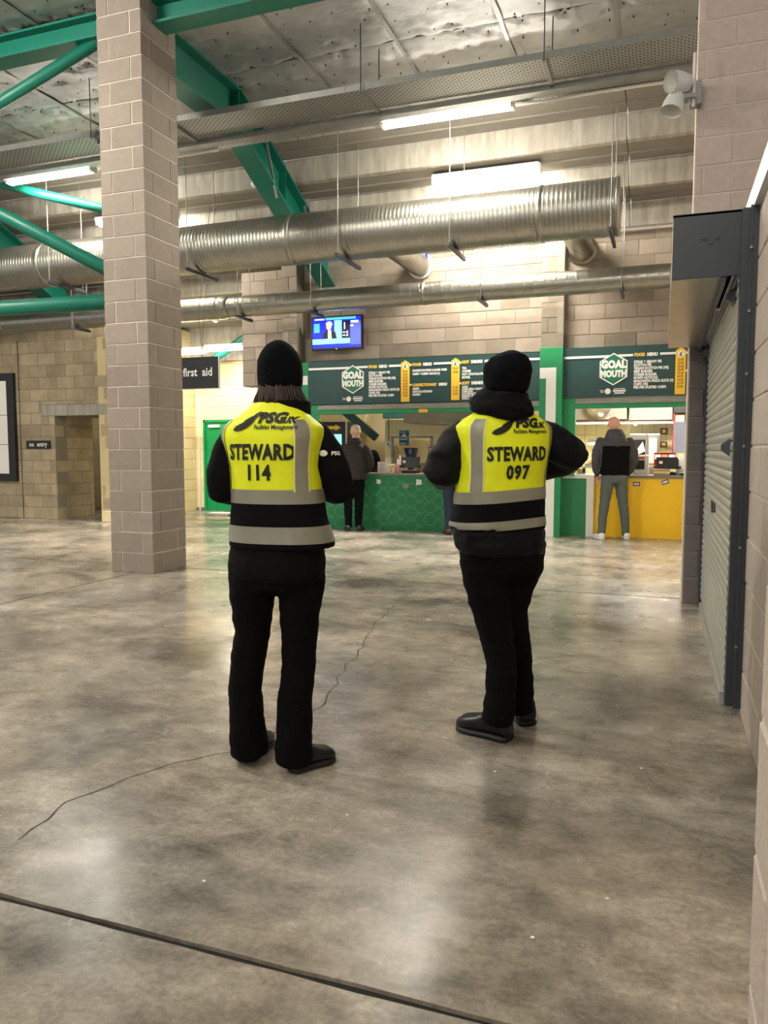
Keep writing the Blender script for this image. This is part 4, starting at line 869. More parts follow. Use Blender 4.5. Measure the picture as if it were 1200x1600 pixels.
# ------------------------------------------------------------------ people
def ering(c, rx, ry, yaw=0.0, n=24, p=2.2, tilt=0.0):
    out = []; ca, sa = math.cos(yaw), math.sin(yaw)
    for k in range(n):
        a = 2 * PI * k / n; x = rx * math.copysign(abs(math.cos(a)) ** (2 / p), math.cos(a)); y = ry * math.copysign(abs(math.sin(a)) ** (2 / p), math.sin(a))
        out.append((c[0] + x * ca - y * sa, c[1] + x * sa + y * ca, c[2] + tilt * y))
    return out
def organic(name, q, m, parent, vox=0.012, sm=6, wr=0.0, ws=(9, 9, 22), fn=None):
    me = bpy.data.meshes.new(name); me.from_pydata(q.v, [], q.f); me.update()
    bm = bmesh.new(); bm.from_mesh(me); bmesh.ops.recalc_face_normals(bm, faces=bm.faces[:]); bm.to_mesh(me); bm.free()
    o = bpy.data.objects.new(name, me); COL.objects.link(o)
    r = o.modifiers.new('r', 'REMESH'); r.mode = 'VOXEL'; r.voxel_size = vox
    s = o.modifiers.new('s', 'SMOOTH'); s.iterations = sm; s.factor = 0.5
    dg = bpy.context.evaluated_depsgraph_get(); dg.update(); ev = o.evaluated_get(dg); me2 = bpy.data.meshes.new_from_object(ev)
    o.modifiers.clear(); o.data = me2; bpy.data.meshes.remove(me); me2.name = name
    if wr or fn:
        N_ = [v.normal.copy() for v in me2.vertices]
        for v, nn in zip(me2.vertices, N_):
            d = 0.0; c = v.co
            if wr:
                a = wr * (noise.noise((c.x * ws[0], c.y * ws[1], c.z * ws[2])) + 0.5 * noise.noise((c.x * ws[0] * 2.3 + 5, c.y * ws[1] * 2.3, c.z * ws[2] * 2.3))); d += a
            if fn: d += fn(c)
            v.co += nn * d
    if not me2.materials: me2.materials.append(MATS[m])
    else: me2.materials[0] = MATS[m]
    me2.polygons.foreach_set('use_smooth', [True] * len(me2.polygons)); me2.update()
    o.parent = parent; return o
def bvh_of(o):
    me = o.data; return BVHTree.FromPolygons([v.co.copy() for v in me.vertices], [tuple(p.vertices) for p in me.polygons])
def rot2(x, y, a): return (x * math.cos(a) - y * math.sin(a), x * math.sin(a) + y * math.cos(a))

def shoe(parent, heel, toe, m, sole_m, zt=0.11, wd=0.05, name='boot', tk=1.0, laces=True):
    """heel and toe: ground points in the person's frame."""
    h = Vector((heel[0], heel[1], 0)); t = Vector((toe[0], toe[1], 0)); d = (t - h); L = d.length; d.normalize(); n = Vector((-d.y, d.x, 0))
    prof = [(0.0, .6, .055, .020), (0.03, .8, .10, .020), (0.12, .86, zt, .020), (0.28, .82, zt, .020), (0.42, .84, zt * .86, .020), (0.58, .94, .078 * tk, .020), (0.75, 1.0, .068 * tk, .020), (0.88, .93, .062 * tk, .020), (0.96, .72, .050 * tk, .020), (1.0, .4, .036 * tk, .020)]
    def rings(lo, k, fz):
        out = []
        for u, wv, z, z0 in prof:
            c = h + d * (u * L); r = []
            for a in range(16):
                th = 2 * PI * a / 16; cx = math.cos(th); cz = math.sin(th); zz = fz(z)
                zc = (lo + zz) / 2; hz = (zz - lo) / 2
                r.append(c + n * (wd * wv * k * math.copysign(abs(cx) ** .75, cx)) + Vector((0, 0, zc + hz * math.copysign(abs(cz) ** .8, cz))))
            out.append(r)
        return out
    q = MB().loft(rings(0.018, 1.0, lambda z: z)); up = q.build(name, m, parent, True)
    s = MB().loft(rings(0.0, 1.09, lambda z: .032)); s.build('sole', sole_m, up, True)
    if laces:
        for k in range(3):
            c = h + d * (L * (0.44 + .065 * k)); z = .100 - k * .009
            MB().tube([c - n * wd * .5 + Vector((0, 0, z - .012)), c + Vector((0, 0, z + .004)), c + n * wd * .5 + Vector((0, 0, z - .012))], .004, 6).build('lace', sole_m, up, True)
    return up

def hand(q, wrist, direc, palm_n, side):
    """palm plus five bent fingers added to the body mesh; side +1 right, -1 left."""
    w_ = Vector(wrist); d = Vector(direc).normalized(); n = Vector(palm_n); n = (n - d * n.dot(d)).normalized(); s = d.cross(n).normalized() * side
    R = []
    for u, hw, ht in ((0, .026, .02), (.03, .034, .018), (.07, .041, .015), (.095, .039, .013)):
        c = w_ + d * u; R.append([c + s * hw * math.cos(2 * PI * k / 12) + n * ht * math.sin(2 * PI * k / 12) for k in range(12)])
    q.loft(R)
    for k, (o, L) in enumerate(((-.030, .062), (-.010, .074), (.011, .079), (.031, .070))):
        b = w_ + d * .085 + s * o; p1 = b + d * L * .45 + n * .006; p2 = p1 + (d * .75 + n * .65) * L * .32; p3 = p2 + (d * .35 + n * .9) * L * .28
        q.tube([b - d * .02, b, p1, p2, p3], [.0095, .0095, .009, .0085, .0075], 8, round_ends=True)
    b = w_ + d * .03 + s * .028; q.tube([b - s * .01, b + s * .012 + d * .012, b + s * .03 + d * .036 + n * .012, b + s * .03 + d * .062 + n * .022], [.012, .012, .0105, .0085], 8, round_ends=True)

def head_pts(q, c, yaw, s=1.0):
    """skull, jaw, nose, ears around head centre c facing yaw (0 = +y)."""
    P = lambda x, y, z: (c[0] + rot2(x * s, y * s, yaw)[0], c[1] + rot2(x * s, y * s, yaw)[1], c[2] + z * s)
    rings = []
    for z, rx, ry, oy in ((-.125, .03, .03, .045), (-.115, .045, .055, .035), (-.09, .056, .078, .018), (-.05, .066, .090, .008), (0, .074, .098, 0), (.04, .077, .101, -.004), (.08, .070, .092, -.006), (.105, .052, .07, -.006), (.12, .02, .03, -.006)):
        rings.append([P(rx * math.cos(2 * PI * k / 20), oy + ry * math.sin(2 * PI * k / 20), z) for k in range(20)])
    q.loft(rings)
    q.loft([[P(dx, .088, .012), P(dx * .2, .10, .012)][0:1] * 1 + [P(-.008, .08, .015), P(.008, .08, .015), P(0, .104, .01)] for dx in (0,)][0:1] * 1, cap=False) if False else None
    q.tube([P(0, .092, .02), P(0, .112, -.022), P(0, .098, -.035)], [.008 * s, .013 * s, .011 * s], 8, round_ends=True)
    for sx in (-1, 1): q.tube([P(sx * .075, -.005, -.028), P(sx * .084, -.012, .0), P(sx * .082, -.012, .024)], [.008 * s, .014 * s, .011 * s], 8, round_ends=True)
    q.tube([P(-.02, .088, -.066), P(0, .096, -.066), P(.02, .088, -.066)], .008 * s, 8, round_ends=True)
    return P

def dome(c, yaw, rings_, parent, name, m, wr=0.0, tiltf=None):
    q = MB(); R = []
    for z, rx, ry, ox, oy in rings_:
        R.append(ering((c[0] + rot2(ox, oy, yaw)[0], c[1] + rot2(ox, oy, yaw)[1], c[2] + z), rx, ry, yaw, 28, 2.0))
    q.loft(R)
    return organic(name, q, m, parent, 0.008, 4, wr, (14, 14, 14))

def person(spec):
    root = thing('person', spec['label'], 'person', spec['loc'], spec.get('rz', YAW))
    S = spec; by = S['yaw']; bodyq = MB(); P = S
    # --- legs -> trousers
    q = MB()
    for leg in S['legs']: q.tube([p[:3] for p in leg], [p[3] for p in leg], 18)
    hips = S['hips']; q.loft([ering((cx, cy, z), rx, ry, by) for z, cx, cy, rx, ry in hips])
    organic('trousers', q, S['trouser_m'], root, S.get('vox', .012), 5, S.get('leg_wr', .005), (8, 8, 20), S.get('leg_fn'))
    # --- torso + arms -> jacket
    q = MB(); q.loft([ering((cx, cy, z), rx, ry, by) for z, cx, cy, rx, ry in S['torso']])
    for arm in S['arms']: q.tube([p[:3] for p in arm], [p[3] for p in arm], 16, round_ends=True)
    for b in S.get('extra', []): q.ball(b[0], b[1])
    jk = organic('jacket', q, S['jacket_m'], root, S.get('vox', .012), 5, S.get('jk_wr', .006), (9, 9, 18))
    # --- body: head, neck, thin trunk, arms and hands as one continuous surface
    hc = S['head']; hy = S['head_yaw']; nb_ = S['torso'][-1]
    P = head_pts(bodyq, hc, hy, S.get('head_s', 1.0))
    sh = S['shoulder_z']; cx, cy = S['torso'][-3][1], S['torso'][-3][2]
    bodyq.tube([(hc[0], hc[1] - .01, hc[2] - .03), (hc[0] * .7 + cx * .3, hc[1] * .7 + cy * .3 - .01, hc[2] - .12), (cx, cy, sh - .02)], [.052, .054, .07], 14)
    bodyq.tube([(cx, cy, sh), (cx, cy, sh - .25), (hips[-1][1], hips[-1][2], hips[-1][0]), (hips[0][1], hips[0][2], hips[0][0])], [.07, .09, .09, .08], 14)
    for arm, side in zip(S['arms'], (-1, 1)):
        a = [Vector(p[:3]) for p in arm]
        bodyq.tube([(cx, cy, sh - .03)] + a, [.05] + [.04] * (len(a) - 1) + [.026], 10)
        d = (a[-1] - a[-2]).normalized(); hand(bodyq, a[-1] + d * .015, d, S.get('palm', (0, 0, -1)), side)
    for leg in S['legs']: bodyq.tube([p[:3] for p in leg], [.05] * len(leg), 10)
    organic('body', bodyq, 'skin', root, S.get('bvox', .0065), 2)
    for sx in (-1, 1):
        e = P(sx * .031, .083, .016); MB().ball(e, .0125, 10, 6).build('eye', 'eye', root, True)
    return root, jk

def local(pt, O, rz=YAW):
    x, y = pt[0] - O[0], pt[1] - O[1]; return (x * math.cos(rz) + y * math.sin(rz), -x * math.sin(rz) + y * math.cos(rz))

def strip(name, bvh, pts, wid_dir, half, m, parent, off=.004, aim=None, n=26, wn=5):
    """ribbon laid on a surface: pts polyline of (outside point) rays towards aim(point)."""
    rows = []
    P_ = [Vector(p) for p in pts]; seg = []
    for i in range(n + 1):
        t = i / n * (len(P_) - 1); k = min(int(t), len(P_) - 2); seg.append(P_[k].lerp(P_[k + 1], t - k))
    for p in seg:
        row = []
        for j in range(wn + 1):
            o = p + Vector(wid_dir) * half * (2 * j / wn - 1); tg = aim(o); d = (tg - o).normalized(); hit = bvh.ray_cast(o, d)
            row.append(hit[0] - d * off if hit[0] is not None else None)
        rows.append(row)
    v = []; f = []; idx = {}
    for i, r in enumerate(rows):
        for j, c in enumerate(r):
            if c is not None: idx[(i, j)] = len(v); v.append(c)
    for i in range(n):
        for j in range(wn):
            ks = [(i, j), (i, j + 1), (i + 1, j + 1), (i + 1, j)]
            if all(k in idx for k in ks):
                c = [v[idx[k]] for k in ks]
                if max((c[a] - c[(a + 1) % 4]).length for a in range(4)) < 0.09: f.append(tuple(idx[k] for k in ks))
    return mesh(name, v, f, m, parent, True)

def vest_print(parent, bvh, yaw, cx, cy, items, m='black_print', off=.005):
    """items: (kind, data...) laid out in the back plane u (to the wearer's right seen from behind = image right), z; cast along +facing."""
    ux = Vector((math.cos(yaw), math.sin(yaw), 0)); fd = Vector((-math.sin(yaw), math.cos(yaw), 0))
    for nm, V, Fc, mm in items:
        out = []; ok = True
        for a, b in V:
            o = Vector((cx, cy, 0)) + ux * a + Vector((0, 0, b)) - fd * 0.6; h = bvh.ray_cast(o, fd)
            out.append((h[0] - fd * off) if h[0] is not None else (o + fd * .5))
        mesh(nm, out, Fc, mm, parent)

def swoosh():
    """crescent arrow mark beside the company letters."""
    top = [(-.115, -.035), (-.10, -.02), (-.075, -.008), (-.045, .006), (-.018, .022), (.004, .042), (.022, .052), (.036, .050), (.040, .036)]
    bot = [(-.112, -.041), (-.095, -.046), (-.07, -.043), (-.045, -.033), (-.022, -.018), (-.004, .0), (.008, .018), (.02, .03), (.030, .030)]
    V = top + bot[::-1]; n = len(top); F1 = [(i, 2 * n - 1 - i, 2 * n - 2 - i, i + 1) for i in range(n - 1)]
    t2 = [(-.072, -.016), (-.05, .010), (-.02, .027), (.006, .036)]; b2 = [(-.06, -.020), (-.04, -.008), (-.015, .006), (.004, .024)]
    k = len(V); V2 = t2 + b2[::-1]; m = 4; F1 += [(k + i, k + 2 * m - 1 - i, k + 2 * m - 2 - i, k + i + 1) for i in range(m - 1)]
    return V + V2, F1
def shift(VF, dx, dz, sc=1.0): return [(a * sc + dx, b * sc + dz) for a, b in VF[0]], VF[1]

def vest(root, S, num, tz, letters_u=0.0, tilt=0.0, logo_z=0.0):
    """sleeveless hi-vis vest over the jacket: lofted shell, lower half dark, reflective tape, printing."""
    by = S['yaw']; q = MB(); q.loft([ering((cx, cy, z), rx, ry, by, 32, 2.35) for z, cx, cy, rx, ry in S['vest']])
    vo = organic('vest', q, 'hivis', root, .010, 4, .0035, (11, 11, 9))
    vo.data.materials.append(MATS['black_cloth'])
    zs = S['vest_split']
    vs = vo.data.vertices
    for p in vo.data.polygons:
        if sum(vs[i].co.z for i in p.vertices) / len(p.vertices) < zs: p.material_index = 1
    bv = bvh_of(vo); ux = Vector((math.cos(by), math.sin(by), 0)); fd = Vector((-math.sin(by), math.cos(by), 0))
    for z, hh in S['bands']:
        cx, cy = S['vest'][3][1], S['vest'][3][2]
        pts = [(cx + .6 * math.cos(2 * PI * k / 48), cy + .6 * math.sin(2 * PI * k / 48), z + S.get('band_tilt', 0) * math.cos(2 * PI * k / 48)) for k in range(49)]
        strip('reflective_band', bv, pts, (0, 0, 1), hh, 'reflective', vo, .004, lambda o, c=(cx, cy): Vector((c[0], c[1], o.z)), 96, 4)
    cx, cy = S['vest'][5][1], S['vest'][5][2]
    for u, dpt in S['straps']:
        r0 = math.hypot(u, dpt); er = (ux * u - fd * dpt) / r0; tg_ = Vector((-er.y, er.x, 0)); zt, zb = S['strap_top'], S['bands'][0][0] + .02
        pts = [Vector((cx, cy, zb + (zt - zb) * k / 8)) + er * .5 for k in range(9)]; aim = lambda o: Vector((cx, cy, o.z)); kf = .5 / r0
        strip('reflective_strap', bv, pts, tg_, .029 * kf, 'reflective', vo, .004, aim, 30, 6)
        for e in (-1, 1): strip('tape_edge', bv, [p + tg_ * e * .032 * kf for p in pts], tg_, .0032 * kf, 'vest_edge', vo, .0045, aim, 30, 1)
    items = []
    def T(s, size, u, z, **k):
        V, Fc = text_pts(s, size, **k); return [(a + u, b + z + tilt * a) for a, b in V], Fc
    u0 = letters_u
    items.append(('steward_lettering', *T('STEWARD', .083, u0, tz, bold=.0034, xs=.71, space=1.06), 'black_print'))
    items.append(('number_lettering', *T(num, .081, u0 - .005, tz - .080, bold=.0034, xs=.80, space=1.14), 'black_print'))
    lz = logo_z
    items.append(('company_lettering', *T('PSG', .056, u0 + .042, lz, bold=.0034, xs=1.12, shear=.22, space=1.02), 'black_print'))
    items.append(('company_lettering', *T('UK', .036, u0 + .110, lz - .002, bold=.0014, xs=1.08, shear=.22), 'black_print'))
    items.append(('tagline', *T('Facilities Management', .0245, u0 + .060, lz - .026, bold=.0006, xs=.80), 'black_print'))
    V, Fc = shift(swoosh(), u0 - .030, lz + .002, .80); items.append(('swoosh_mark', V, Fc, 'black_print'))
    vest_print(vo, bv, by, cx, cy, items)
    return vo, bv

# --- steward with long hair (left)
O1 = (-1.50, 2.82)
Y1 = math.radians(-17)
def L1(p): return local(p, O1)
S1 = dict(label='steward in black beanie and yellow vest numbered 114', loc=(*O1, 0), yaw=Y1, head_yaw=math.radians(-25), head=(.022, .035, 1.645), shoulder_z=1.42, head_s=.93,
  trouser_m='trouser_black', jacket_m='black_cloth',
  legs=[[(-.095, .01, .90, .105), (-.10, .01, .78, .102), (-.104, .01, .66, .086), (-.106, .012, .56, .075), (-.128, .02, .45, .073), (-.140, .015, .33, .072), (-.134, .01, .20, .075), (-.128, .02, .10, .082), (-.124, .03, .045, .084)],
        [(.105, 0, .90, .105), (.105, -.01, .78, .100), (.098, -.015, .66, .086), (.095, -.02, .55, .077), (.092, -.03, .43, .070), (.078, -.05, .30, .074), (.075, -.06, .18, .076), (.074, -.06, .09, .079), (.074, -.055, .035, .081)]],
  hips=[(.76, .002, 0, .175, .125), (.82, .002, 0, .195, .135), (.90, .004, 0, .19, .135), (.96, .005, 0, .17, .12)],
  torso=[(.80, .002, 0, .196, .142), (.835, .002, 0, .206, .150), (.88, .003, 0, .207, .150), (.96, .008, 0, .198, .142), (1.05, .01, 0, .188, .135), (1.15, .01, 0, .180, .13), (1.25, .005, 0, .176, .13), (1.33, 0, 0, .182, .128), (1.39, -.004, 0, .192, .115), (1.43, -.004, .0, .178, .10), (1.47, .005, .005, .125, .085), (1.505, .012, .012, .080, .076), (1.545, .016, .016, .072, .072)],
  arms=[[(-.165, .035, 1.385, .064), (-.205, .03, 1.31, .066), (-.226, .015, 1.22, .062), (-.226, .01, 1.165, .060), (-.20, .10, 1.15, .055), (-.13, .22, 1.16, .044), (-.10, .265, 1.165, .038)],
        [(.165, .03, 1.39, .066), (.215, .02, 1.32, .068), (.252, .01, 1.23, .066), (.268, .01, 1.165, .062), (.245, .10, 1.155, .057), (.16, .20, 1.17, .046), (.12, .25, 1.18, .038)]],
  vest=[(.935, .026, 0, .226, .160), (.99, .022, 0, .215, .158), (1.06, .014, 0, .201, .154), (1.13, .012, 0, .192, .152), (1.20, .008, 0, .186, .152), (1.27, .002, 0, .184, .153), (1.33, -.002, 0, .196, .152), (1.385, -.006, 0, .214, .146), (1.425, -.006, 0, .212, .134), (1.46, .0, .0, .165, .120), (1.495, .008, .004, .120, .104), (1.525, .012, .006, .092, .090)],
  vest_split=1.138, bands=[(1.147, .028), (.995, .034)], straps=((-.185, .070), (.160, .100)), strap_top=1.452, band_tilt=0.0, jk_wr=.004)
p1, jk1 = person(S1)
v1, b1 = vest(p1, S1, '114', 1.296, letters_u=.0, tilt=.0, logo_z=1.440)
l = [L1(q) for q in ((-1.683, 2.767), (-1.641, 2.994), (-1.453, 2.741), (-1.297, 2.951))]
shoe(p1, (l[0][0] + .035, l[0][1] + .01), (l[1][0] - .005, l[1][1] + .04), 'boot_leather', 'boot_sole', zt=.12, wd=.050, tk=1.12); shoe(p1, (l[2][0] + .045, l[2][1] + .01), (l[3][0] - .01, l[3][1]), 'boot_leather', 'boot_sole', zt=.12, wd=.050, tk=1.12)
hc = S1['head']
dome((hc[0], hc[1] - .012, 0), S1['head_yaw'], [(1.578, .080, .098, 0, 0), (1.60, .087, .104, 0, 0), (1.65, .089, .107, 0, 0), (1.695, .085, .103, 0, -.002), (1.73, .070, .088, 0, -.004), (1.758, .048, .062, 0, -.006), (1.775, .022, .03, 0, -.006), (1.78, .008, .012, 0, -.006)], p1, 'beanie', 'knit_black', .0012)
q = MB(); R = []
for z, k in ((1.66, .90), (1.60, .95), (1.565, .99), (1.54, 1.04), (1.52, 1.06), (1.50, 1.0)):
    ring = []
    for a in range(40):
        th = PI * (0.86 + 1.28 * a / 39); r = 1 + .03 * math.sin(a * 2.7) + .02 * math.sin(a * 5.1); zz = z + (.014 * math.sin(a * 1.9) + .012 * math.sin(a * 4.3) if z < 1.52 else 0)
        x, y = rot2(.086 * (k + max(0, 1.56 - z) * 2.2) * r * math.cos(th), .103 * (k - max(0, 1.56 - z) * 1.6) * r * math.sin(th), S1['head_yaw']); ring.append((hc[0] + x, hc[1] - .012 + y, zz))
    inn = [(hc[0] + (p[0] - hc[0]) * .84, hc[1] + (p[1] - hc[1]) * .84, p[2]) for p in reversed(ring)]; R.append(ring + inn)
q.loft(R)
for a in range(90):
    th = PI * (0.84 + 1.32 * a / 89) + random.uniform(-.03, .03); k = random.uniform(.86, .93); zb = 1.50 + random.uniform(-.03, .03); out_ = random.uniform(1.06, 1.30)
    pts = []
    for u in (0, .35, .7, 1):
        kk = k + (out_ - k) * u ** 1.6; z = 1.60 + (zb - 1.60) * u; sx_ = math.cos(th) * (1 + .12 * u); x, y = rot2(.086 * kk * sx_, .100 * min(kk, 1.08) * math.sin(th), S1['head_yaw']); pts.append((hc[0] + x, hc[1] - .012 + y, z))
    q.tube(pts, [.004, .0045, .0035, .001], 5)
q.build('hair', 'hair_brown', p1, True)
q = MB(); R = []
for z, k in ((1.465, 1.30), (1.495, 1.24), (1.525, 1.20), (1.54, 1.12), (1.51, .95)):
    R.append(ering((.030 + (z - 1.46) * .2, .01, z), .088 * k, .082 * k, Y1, 28))
organic('collar', q.loft(R), 'black_cloth', p1, .009, 3, .003)
# sleeve badge
ba = bvh_of(jk1); V, Fc = text_pts('PSG', .03, bold=.001, shear=.2); out = []
fdx = Vector((-.75, .66, 0)); uxx = Vector((.66, .75, 0))
for a, b in V + [(-.055 + .016 * math.cos(t), .01 + .018 * math.sin(t)) for t in [2 * PI * k / 12 for k in range(12)]]:
    o = Vector((.262, -.05, 1.312)) + uxx * a * .72 + Vector((0, 0, b * .72)) - fdx * .3; h = ba.ray_cast(o, fdx); out.append(h[0] - fdx * .004 if h[0] is not None else o + fdx * .3)
mesh('sleeve_badge', out, Fc + [tuple(range(len(V), len(V) + 12))], 'white_print', p1)

# --- steward with raised elbow (right)
O2 = (-.66, 3.5); Y2 = math.radians(14)
S2 = dict(label='steward in padded hooded jacket and yellow vest numbered 097', loc=(*O2, 0), yaw=Y2, head_yaw=math.radians(42), head=(-.026, .012, 1.645), shoulder_z=1.43, head_s=.93,
  trouser_m='trouser_black', jacket_m='navy_cloth',
  legs=[[(-.115, -.01, .92, .115), (-.112, -.01, .80, .112), (-.095, -.02, .68, .100), (-.075, -.03, .57, .088), (-.052, -.04, .46, .078), (-.036, -.06, .37, .074), (-.040, -.09, .25, .071), (-.052, -.11, .16, .073), (-.058, -.115, .09, .070)],
        [(.07, .04, .92, .115), (.062, .05, .80, .112), (.030, .06, .68, .098), (.022, .08, .57, .086), (.045, .09, .46, .077), (.066, .10, .35, .072), (.078, .11, .25, .069), (.084, .12, .15, .067), (.086, .12, .06, .064)]],
  hips=[(.76, -.03, .02, .175, .14), (.82, -.03, .02, .19, .15), (.90, -.03, .02, .195, .15), (.98, -.04, .01, .185, .14)],
  torso=[(.845, -.03, .01, .17, .13), (.86, -.03, .01, .198, .155), (.90, -.038, .01, .216, .168), (.95, -.042, .01, .217, .168), (1.0, -.048, .01, .206, .158), (1.10, -.045, .01, .198, .152), (1.20, -.04, .01, .19, .148), (1.30, -.036, .01, .188, .146), (1.38, -.034, .01, .198, .138), (1.43, -.034, .01, .196, .122), (1.47, -.032, .01, .150, .105), (1.51, -.03, .01, .10, .09), (1.54, -.03, .012, .085, .08)],
  arms=[[(-.20, .02, 1.405, .075), (-.245, .015, 1.36, .082), (-.29, .0, 1.29, .086), (-.312, -.01, 1.235, .086), (-.295, .07, 1.225, .080), (-.22, .18, 1.24, .066), (-.15, .27, 1.255, .048)],
        [(.14, .06, 1.405, .074), (.20, .06, 1.375, .081), (.255, .055, 1.335, .082), (.303, .06, 1.305, .078), (.285, .12, 1.285, .074), (.20, .17, 1.25, .064), (.13, .24, 1.23, .047)]],
  vest=[(.975, -.052, .01, .222, .178), (1.02, -.050, .01, .214, .172), (1.08, -.044, .01, .209, .168), (1.14, -.042, .01, .208, .166), (1.21, -.040, .01, .202, .164), (1.28, -.034, .005, .203, .166), (1.34, -.030, .005, .212, .165), (1.40, -.030, .005, .224, .158), (1.44, -.032, .005, .222, .145), (1.475, -.032, .005, .18, .128), (1.505, -.032, .01, .13, .11), (1.53, -.03, .012, .10, .09)],
  vest_split=1.124, bands=[(1.128, .027), (1.0, .021)], straps=((-.172, .118), (.195, .075)), strap_top=1.468, band_tilt=.014, jk_wr=.010, leg_wr=.006)
p2, jk2 = person(S2)
v2, b2 = vest(p2, S2, '097', 1.287, letters_u=.012, tilt=.015, logo_z=1.432)
q = MB(); R = []
for z, rx, ry, ox, oy in ((1.470, .07, .06, -.02, -.075), (1.478, .115, .105, -.03, -.05), (1.505, .142, .140, -.044, -.025), (1.54, .140, .136, -.046, -.01), (1.575, .122, .118, -.036, .0), (1.605, .098, .10, -.02, .0), (1.60, .07, .08, -.02, .01)):
    R.append(ering((ox, oy, z), rx, ry, Y2 + .3, 32, 2.1, tilt=.12))
organic('hood', q.loft(R), 'black_cloth', p2, .010, 3, .012, (9, 9, 26))
hc = S2['head']
dome((hc[0] + .006, hc[1] - .01, 0), S2['head_yaw'], [(1.592, .076, .092, 0, -.008), (1.61, .088, .104, 0, -.004), (1.65, .098, .116, 0, -.004), (1.69, .099, .119, 0, -.008), (1.72, .090, .110, 0, -.010), (1.75, .068, .086, 0, -.012), (1.771, .038, .05, 0, -.014), (1.781, .012, .016, 0, -.014)], p2, 'beanie', 'knit_black', .006)
l = [local(q_, O2) for q_ in ((-.599, 3.372), (-.882, 3.454), (-.53, 3.617), (-.669, 3.80))]
shoe(p2, (l[0][0] - .01, l[0][1] + .05), (l[1][0] + .01, l[1][1] + .045), 'boot_leather', 'boot_sole', zt=.145, wd=.060, tk=1.28); shoe(p2, (l[2][0] - .04, l[2][1] + .03), (l[3][0] - .02, l[3][1] + .05), 'boot_leather', 'boot_sole', zt=.145, wd=.056, tk=1.28)

# --- customers at the counters
def customer(label, loc, k=1.0, wid=1.0, trouser='trouser_black', jacket='coat_brown', stance=.10, hem=.86, arms='front', rz=YAW, yaw=0.0, shoe_m=('boot_leather', 'boot_sole'), slim=1.0, headx=0.0, fwd=.04, hd_=0.0):
    s = k; W_ = wid
    st = stance
    S = dict(label=label, loc=(*loc, 0), rz=rz, yaw=yaw, head_yaw=yaw, head=(headx, fwd + .03, (1.665 - hd_) * s), head_s=s, shoulder_z=1.43 * s, trouser_m=trouser, jacket_m=jacket, vox=.016, bvox=.008, jk_wr=.008, leg_wr=.007,
      legs=[[(sx * .09, 0, .92 * s, .10 * slim), (sx * (.09 + st * .15), 0, .75 * s, .095 * slim), (sx * (.08 + st * .5), 0, .50 * s, .075 * slim), (sx * (.07 + st * .8), -.01, .30 * s, .068 * slim), (sx * (.06 + st), -.02, .09 * s, .058 * slim), (sx * (.06 + st), -.02, .05, .055 * slim)] for sx in (-1, 1)],
      hips=[(.80 * s, 0, 0, .16 * W_, .12), (.86 * s, 0, 0, .185 * W_, .135), (.96 * s, 0, 0, .175 * W_, .12), (1.02 * s, 0, 0, .16 * W_, .11)],
      torso=[(hem, 0, 0, .19 * W_, .135), (hem + .02, 0, 0, .205 * W_, .15), (1.05 * s, 0, 0, .20 * W_, .145), (1.2 * s, 0, .005, .205 * W_, .145), (1.33 * s, 0, .01, .212 * W_, .14), (1.40 * s, 0, .015, .20 * W_, .12), (1.45 * s, 0, .02, .145, .10), (1.49 * s, headx * .5, .03, .09, .08), (1.52 * s, headx * .7, .035, .07, .07)])
    if arms == 'front': S['arms'] = [[(sx * .19 * W_, .01, 1.39 * s, .064), (sx * .245 * W_, 0, 1.25 * s, .060), (sx * .27 * W_, 0, 1.12 * s, .057), (sx * .24 * W_, .12, 1.03 * s, .05), (sx * .20 * W_, .22, 1.0 * s, .042)] for sx in (-1, 1)]
    else: S['arms'] = [[(sx * .20 * W_, .01, 1.40 * s, .066), (sx * .26 * W_, 0, 1.27 * s, .063), (sx * .275 * W_, -.01, 1.12 * s, .058), (sx * .255 * W_, .05, 1.0 * s, .05), (sx * .22 * W_, .11, .93 * s, .042)] for sx in (-1, 1)]
    r, jk = person(S)
    for sx in (-1, 1): shoe(r, (sx * (.06 + st) , -.10), (sx * (.06 + st + .05), .17), shoe_m[0], shoe_m[1], zt=.10, wd=.05, name='shoe', laces=False)
    return r, S, jk
m3, S3, jk3 = customer('bald man in two tone grey jacket and grey joggers at the yellow counter', (-.675, 11.86), 1.04, 1.06, 'jogger_grey', 'black_cloth', stance=.12, hem=.955, arms='down', shoe_m=('trainer_white', 'trainer_white'), fwd=.05, hd_=.035)
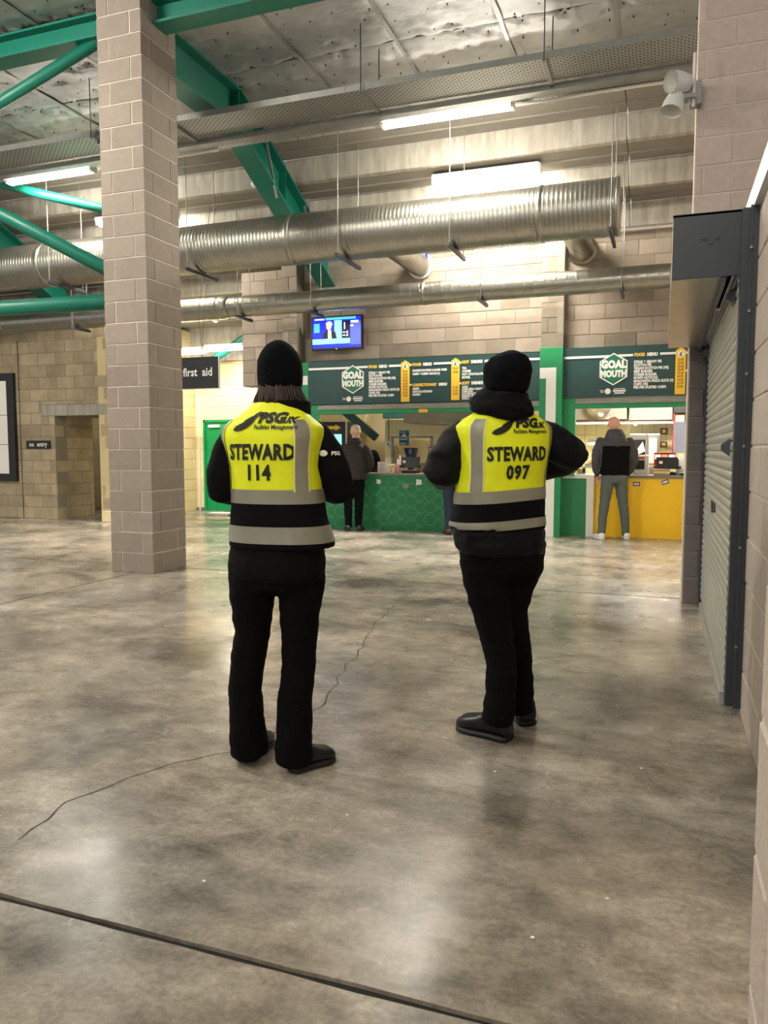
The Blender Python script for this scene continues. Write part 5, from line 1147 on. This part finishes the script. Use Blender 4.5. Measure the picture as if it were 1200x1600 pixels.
# grey hood; grey yoke and sleeves are panels of the jacket
hq = MB(); R = []
for z, k, oy in ((1.385, .25, -.10), (1.40, .6, -.07), (1.44, 1.05, -.03), (1.50, 1.25, -.01), (1.56, 1.12, .01), (1.605, .92, .025), (1.63, .72, .03)): R.append(ering((0, oy, z), .125 * k, .115 * k, 0, 24, 2))
organic('hood', hq.loft(R), 'grey_marl', m3, .011, 3, .007)
jk3.data.materials.append(MATS['grey_marl'])
for p in jk3.data.polygons:
    c = p.center
    if c.z > 1.385 - .10 * max(0, .12 - abs(c.x)) or abs(c.x) > .205 + max(0, 1.15 - c.z) * .1: p.material_index = 1
m1, S4, jk4 = customer('man in dark brown coat and beige cap at the green counter', (-4.75, 11.62), .97, 1.08, 'trouser_black', 'coat_brown', stance=.02, hem=.84, arms='front', headx=.035, fwd=.08)
hc = S4['head']
dome((hc[0], hc[1], 0), 0, [(hc[2] - .02, .080, .104, 0, 0), (hc[2] + .03, .084, .108, 0, 0), (hc[2] + .08, .078, .100, 0, 0), (hc[2] + .11, .055, .075, 0, 0), (hc[2] + .125, .02, .03, 0, 0)], m1, 'cap', 'cap_beige', .002)
q = MB(); R = []
for z, k in ((1.42, 1.3), (1.46, 1.25), (1.50, 1.05), (1.52, .95)): R.append(ering((.03, .03, z), .088 * k, .085 * k, 0, 24))
organic('collar', q.loft(R), 'coat_brown', m1, .012, 3, .004)
m2, S5, jk5 = customer('staff member in black behind the green counter, mostly hidden by the man in brown', (-5.08, 12.92), .91, 1.0, 'trouser_black', 'black_cloth', stance=.0, hem=.84, arms='front', fwd=.02, slim=.85, rz=YAW + PI, headx=.12, hd_=.05)
hc = S5['head']; dome((hc[0], hc[1] - .008, 0), 0, [(hc[2] - .06, .074, .096, 0, -.01), (hc[2], .080, .104, 0, -.004), (hc[2] + .07, .078, .100, 0, 0), (hc[2] + .11, .05, .07, 0, 0), (hc[2] + .124, .02, .03, 0, 0)], m2, 'hair', 'hair_brown', .003)
m4, S6, jk6 = customer('person in dark blue jeans at the green counter, mostly hidden by a steward', (-3.06, 11.66), .97, .95, 'jeans', 'navy_cloth', stance=.02, hem=.90, arms='front', shoe_m=('brown_leather', 'boot_sole'))
hc = S6['head']; dome((hc[0], hc[1] - .008, 0), 0, [(hc[2] - .06, .074, .096, 0, -.01), (hc[2], .080, .104, 0, -.004), (hc[2] + .07, .078, .100, 0, 0), (hc[2] + .11, .05, .07, 0, 0), (hc[2] + .124, .02, .03, 0, 0)], m4, 'hair', 'hair_brown', .003)
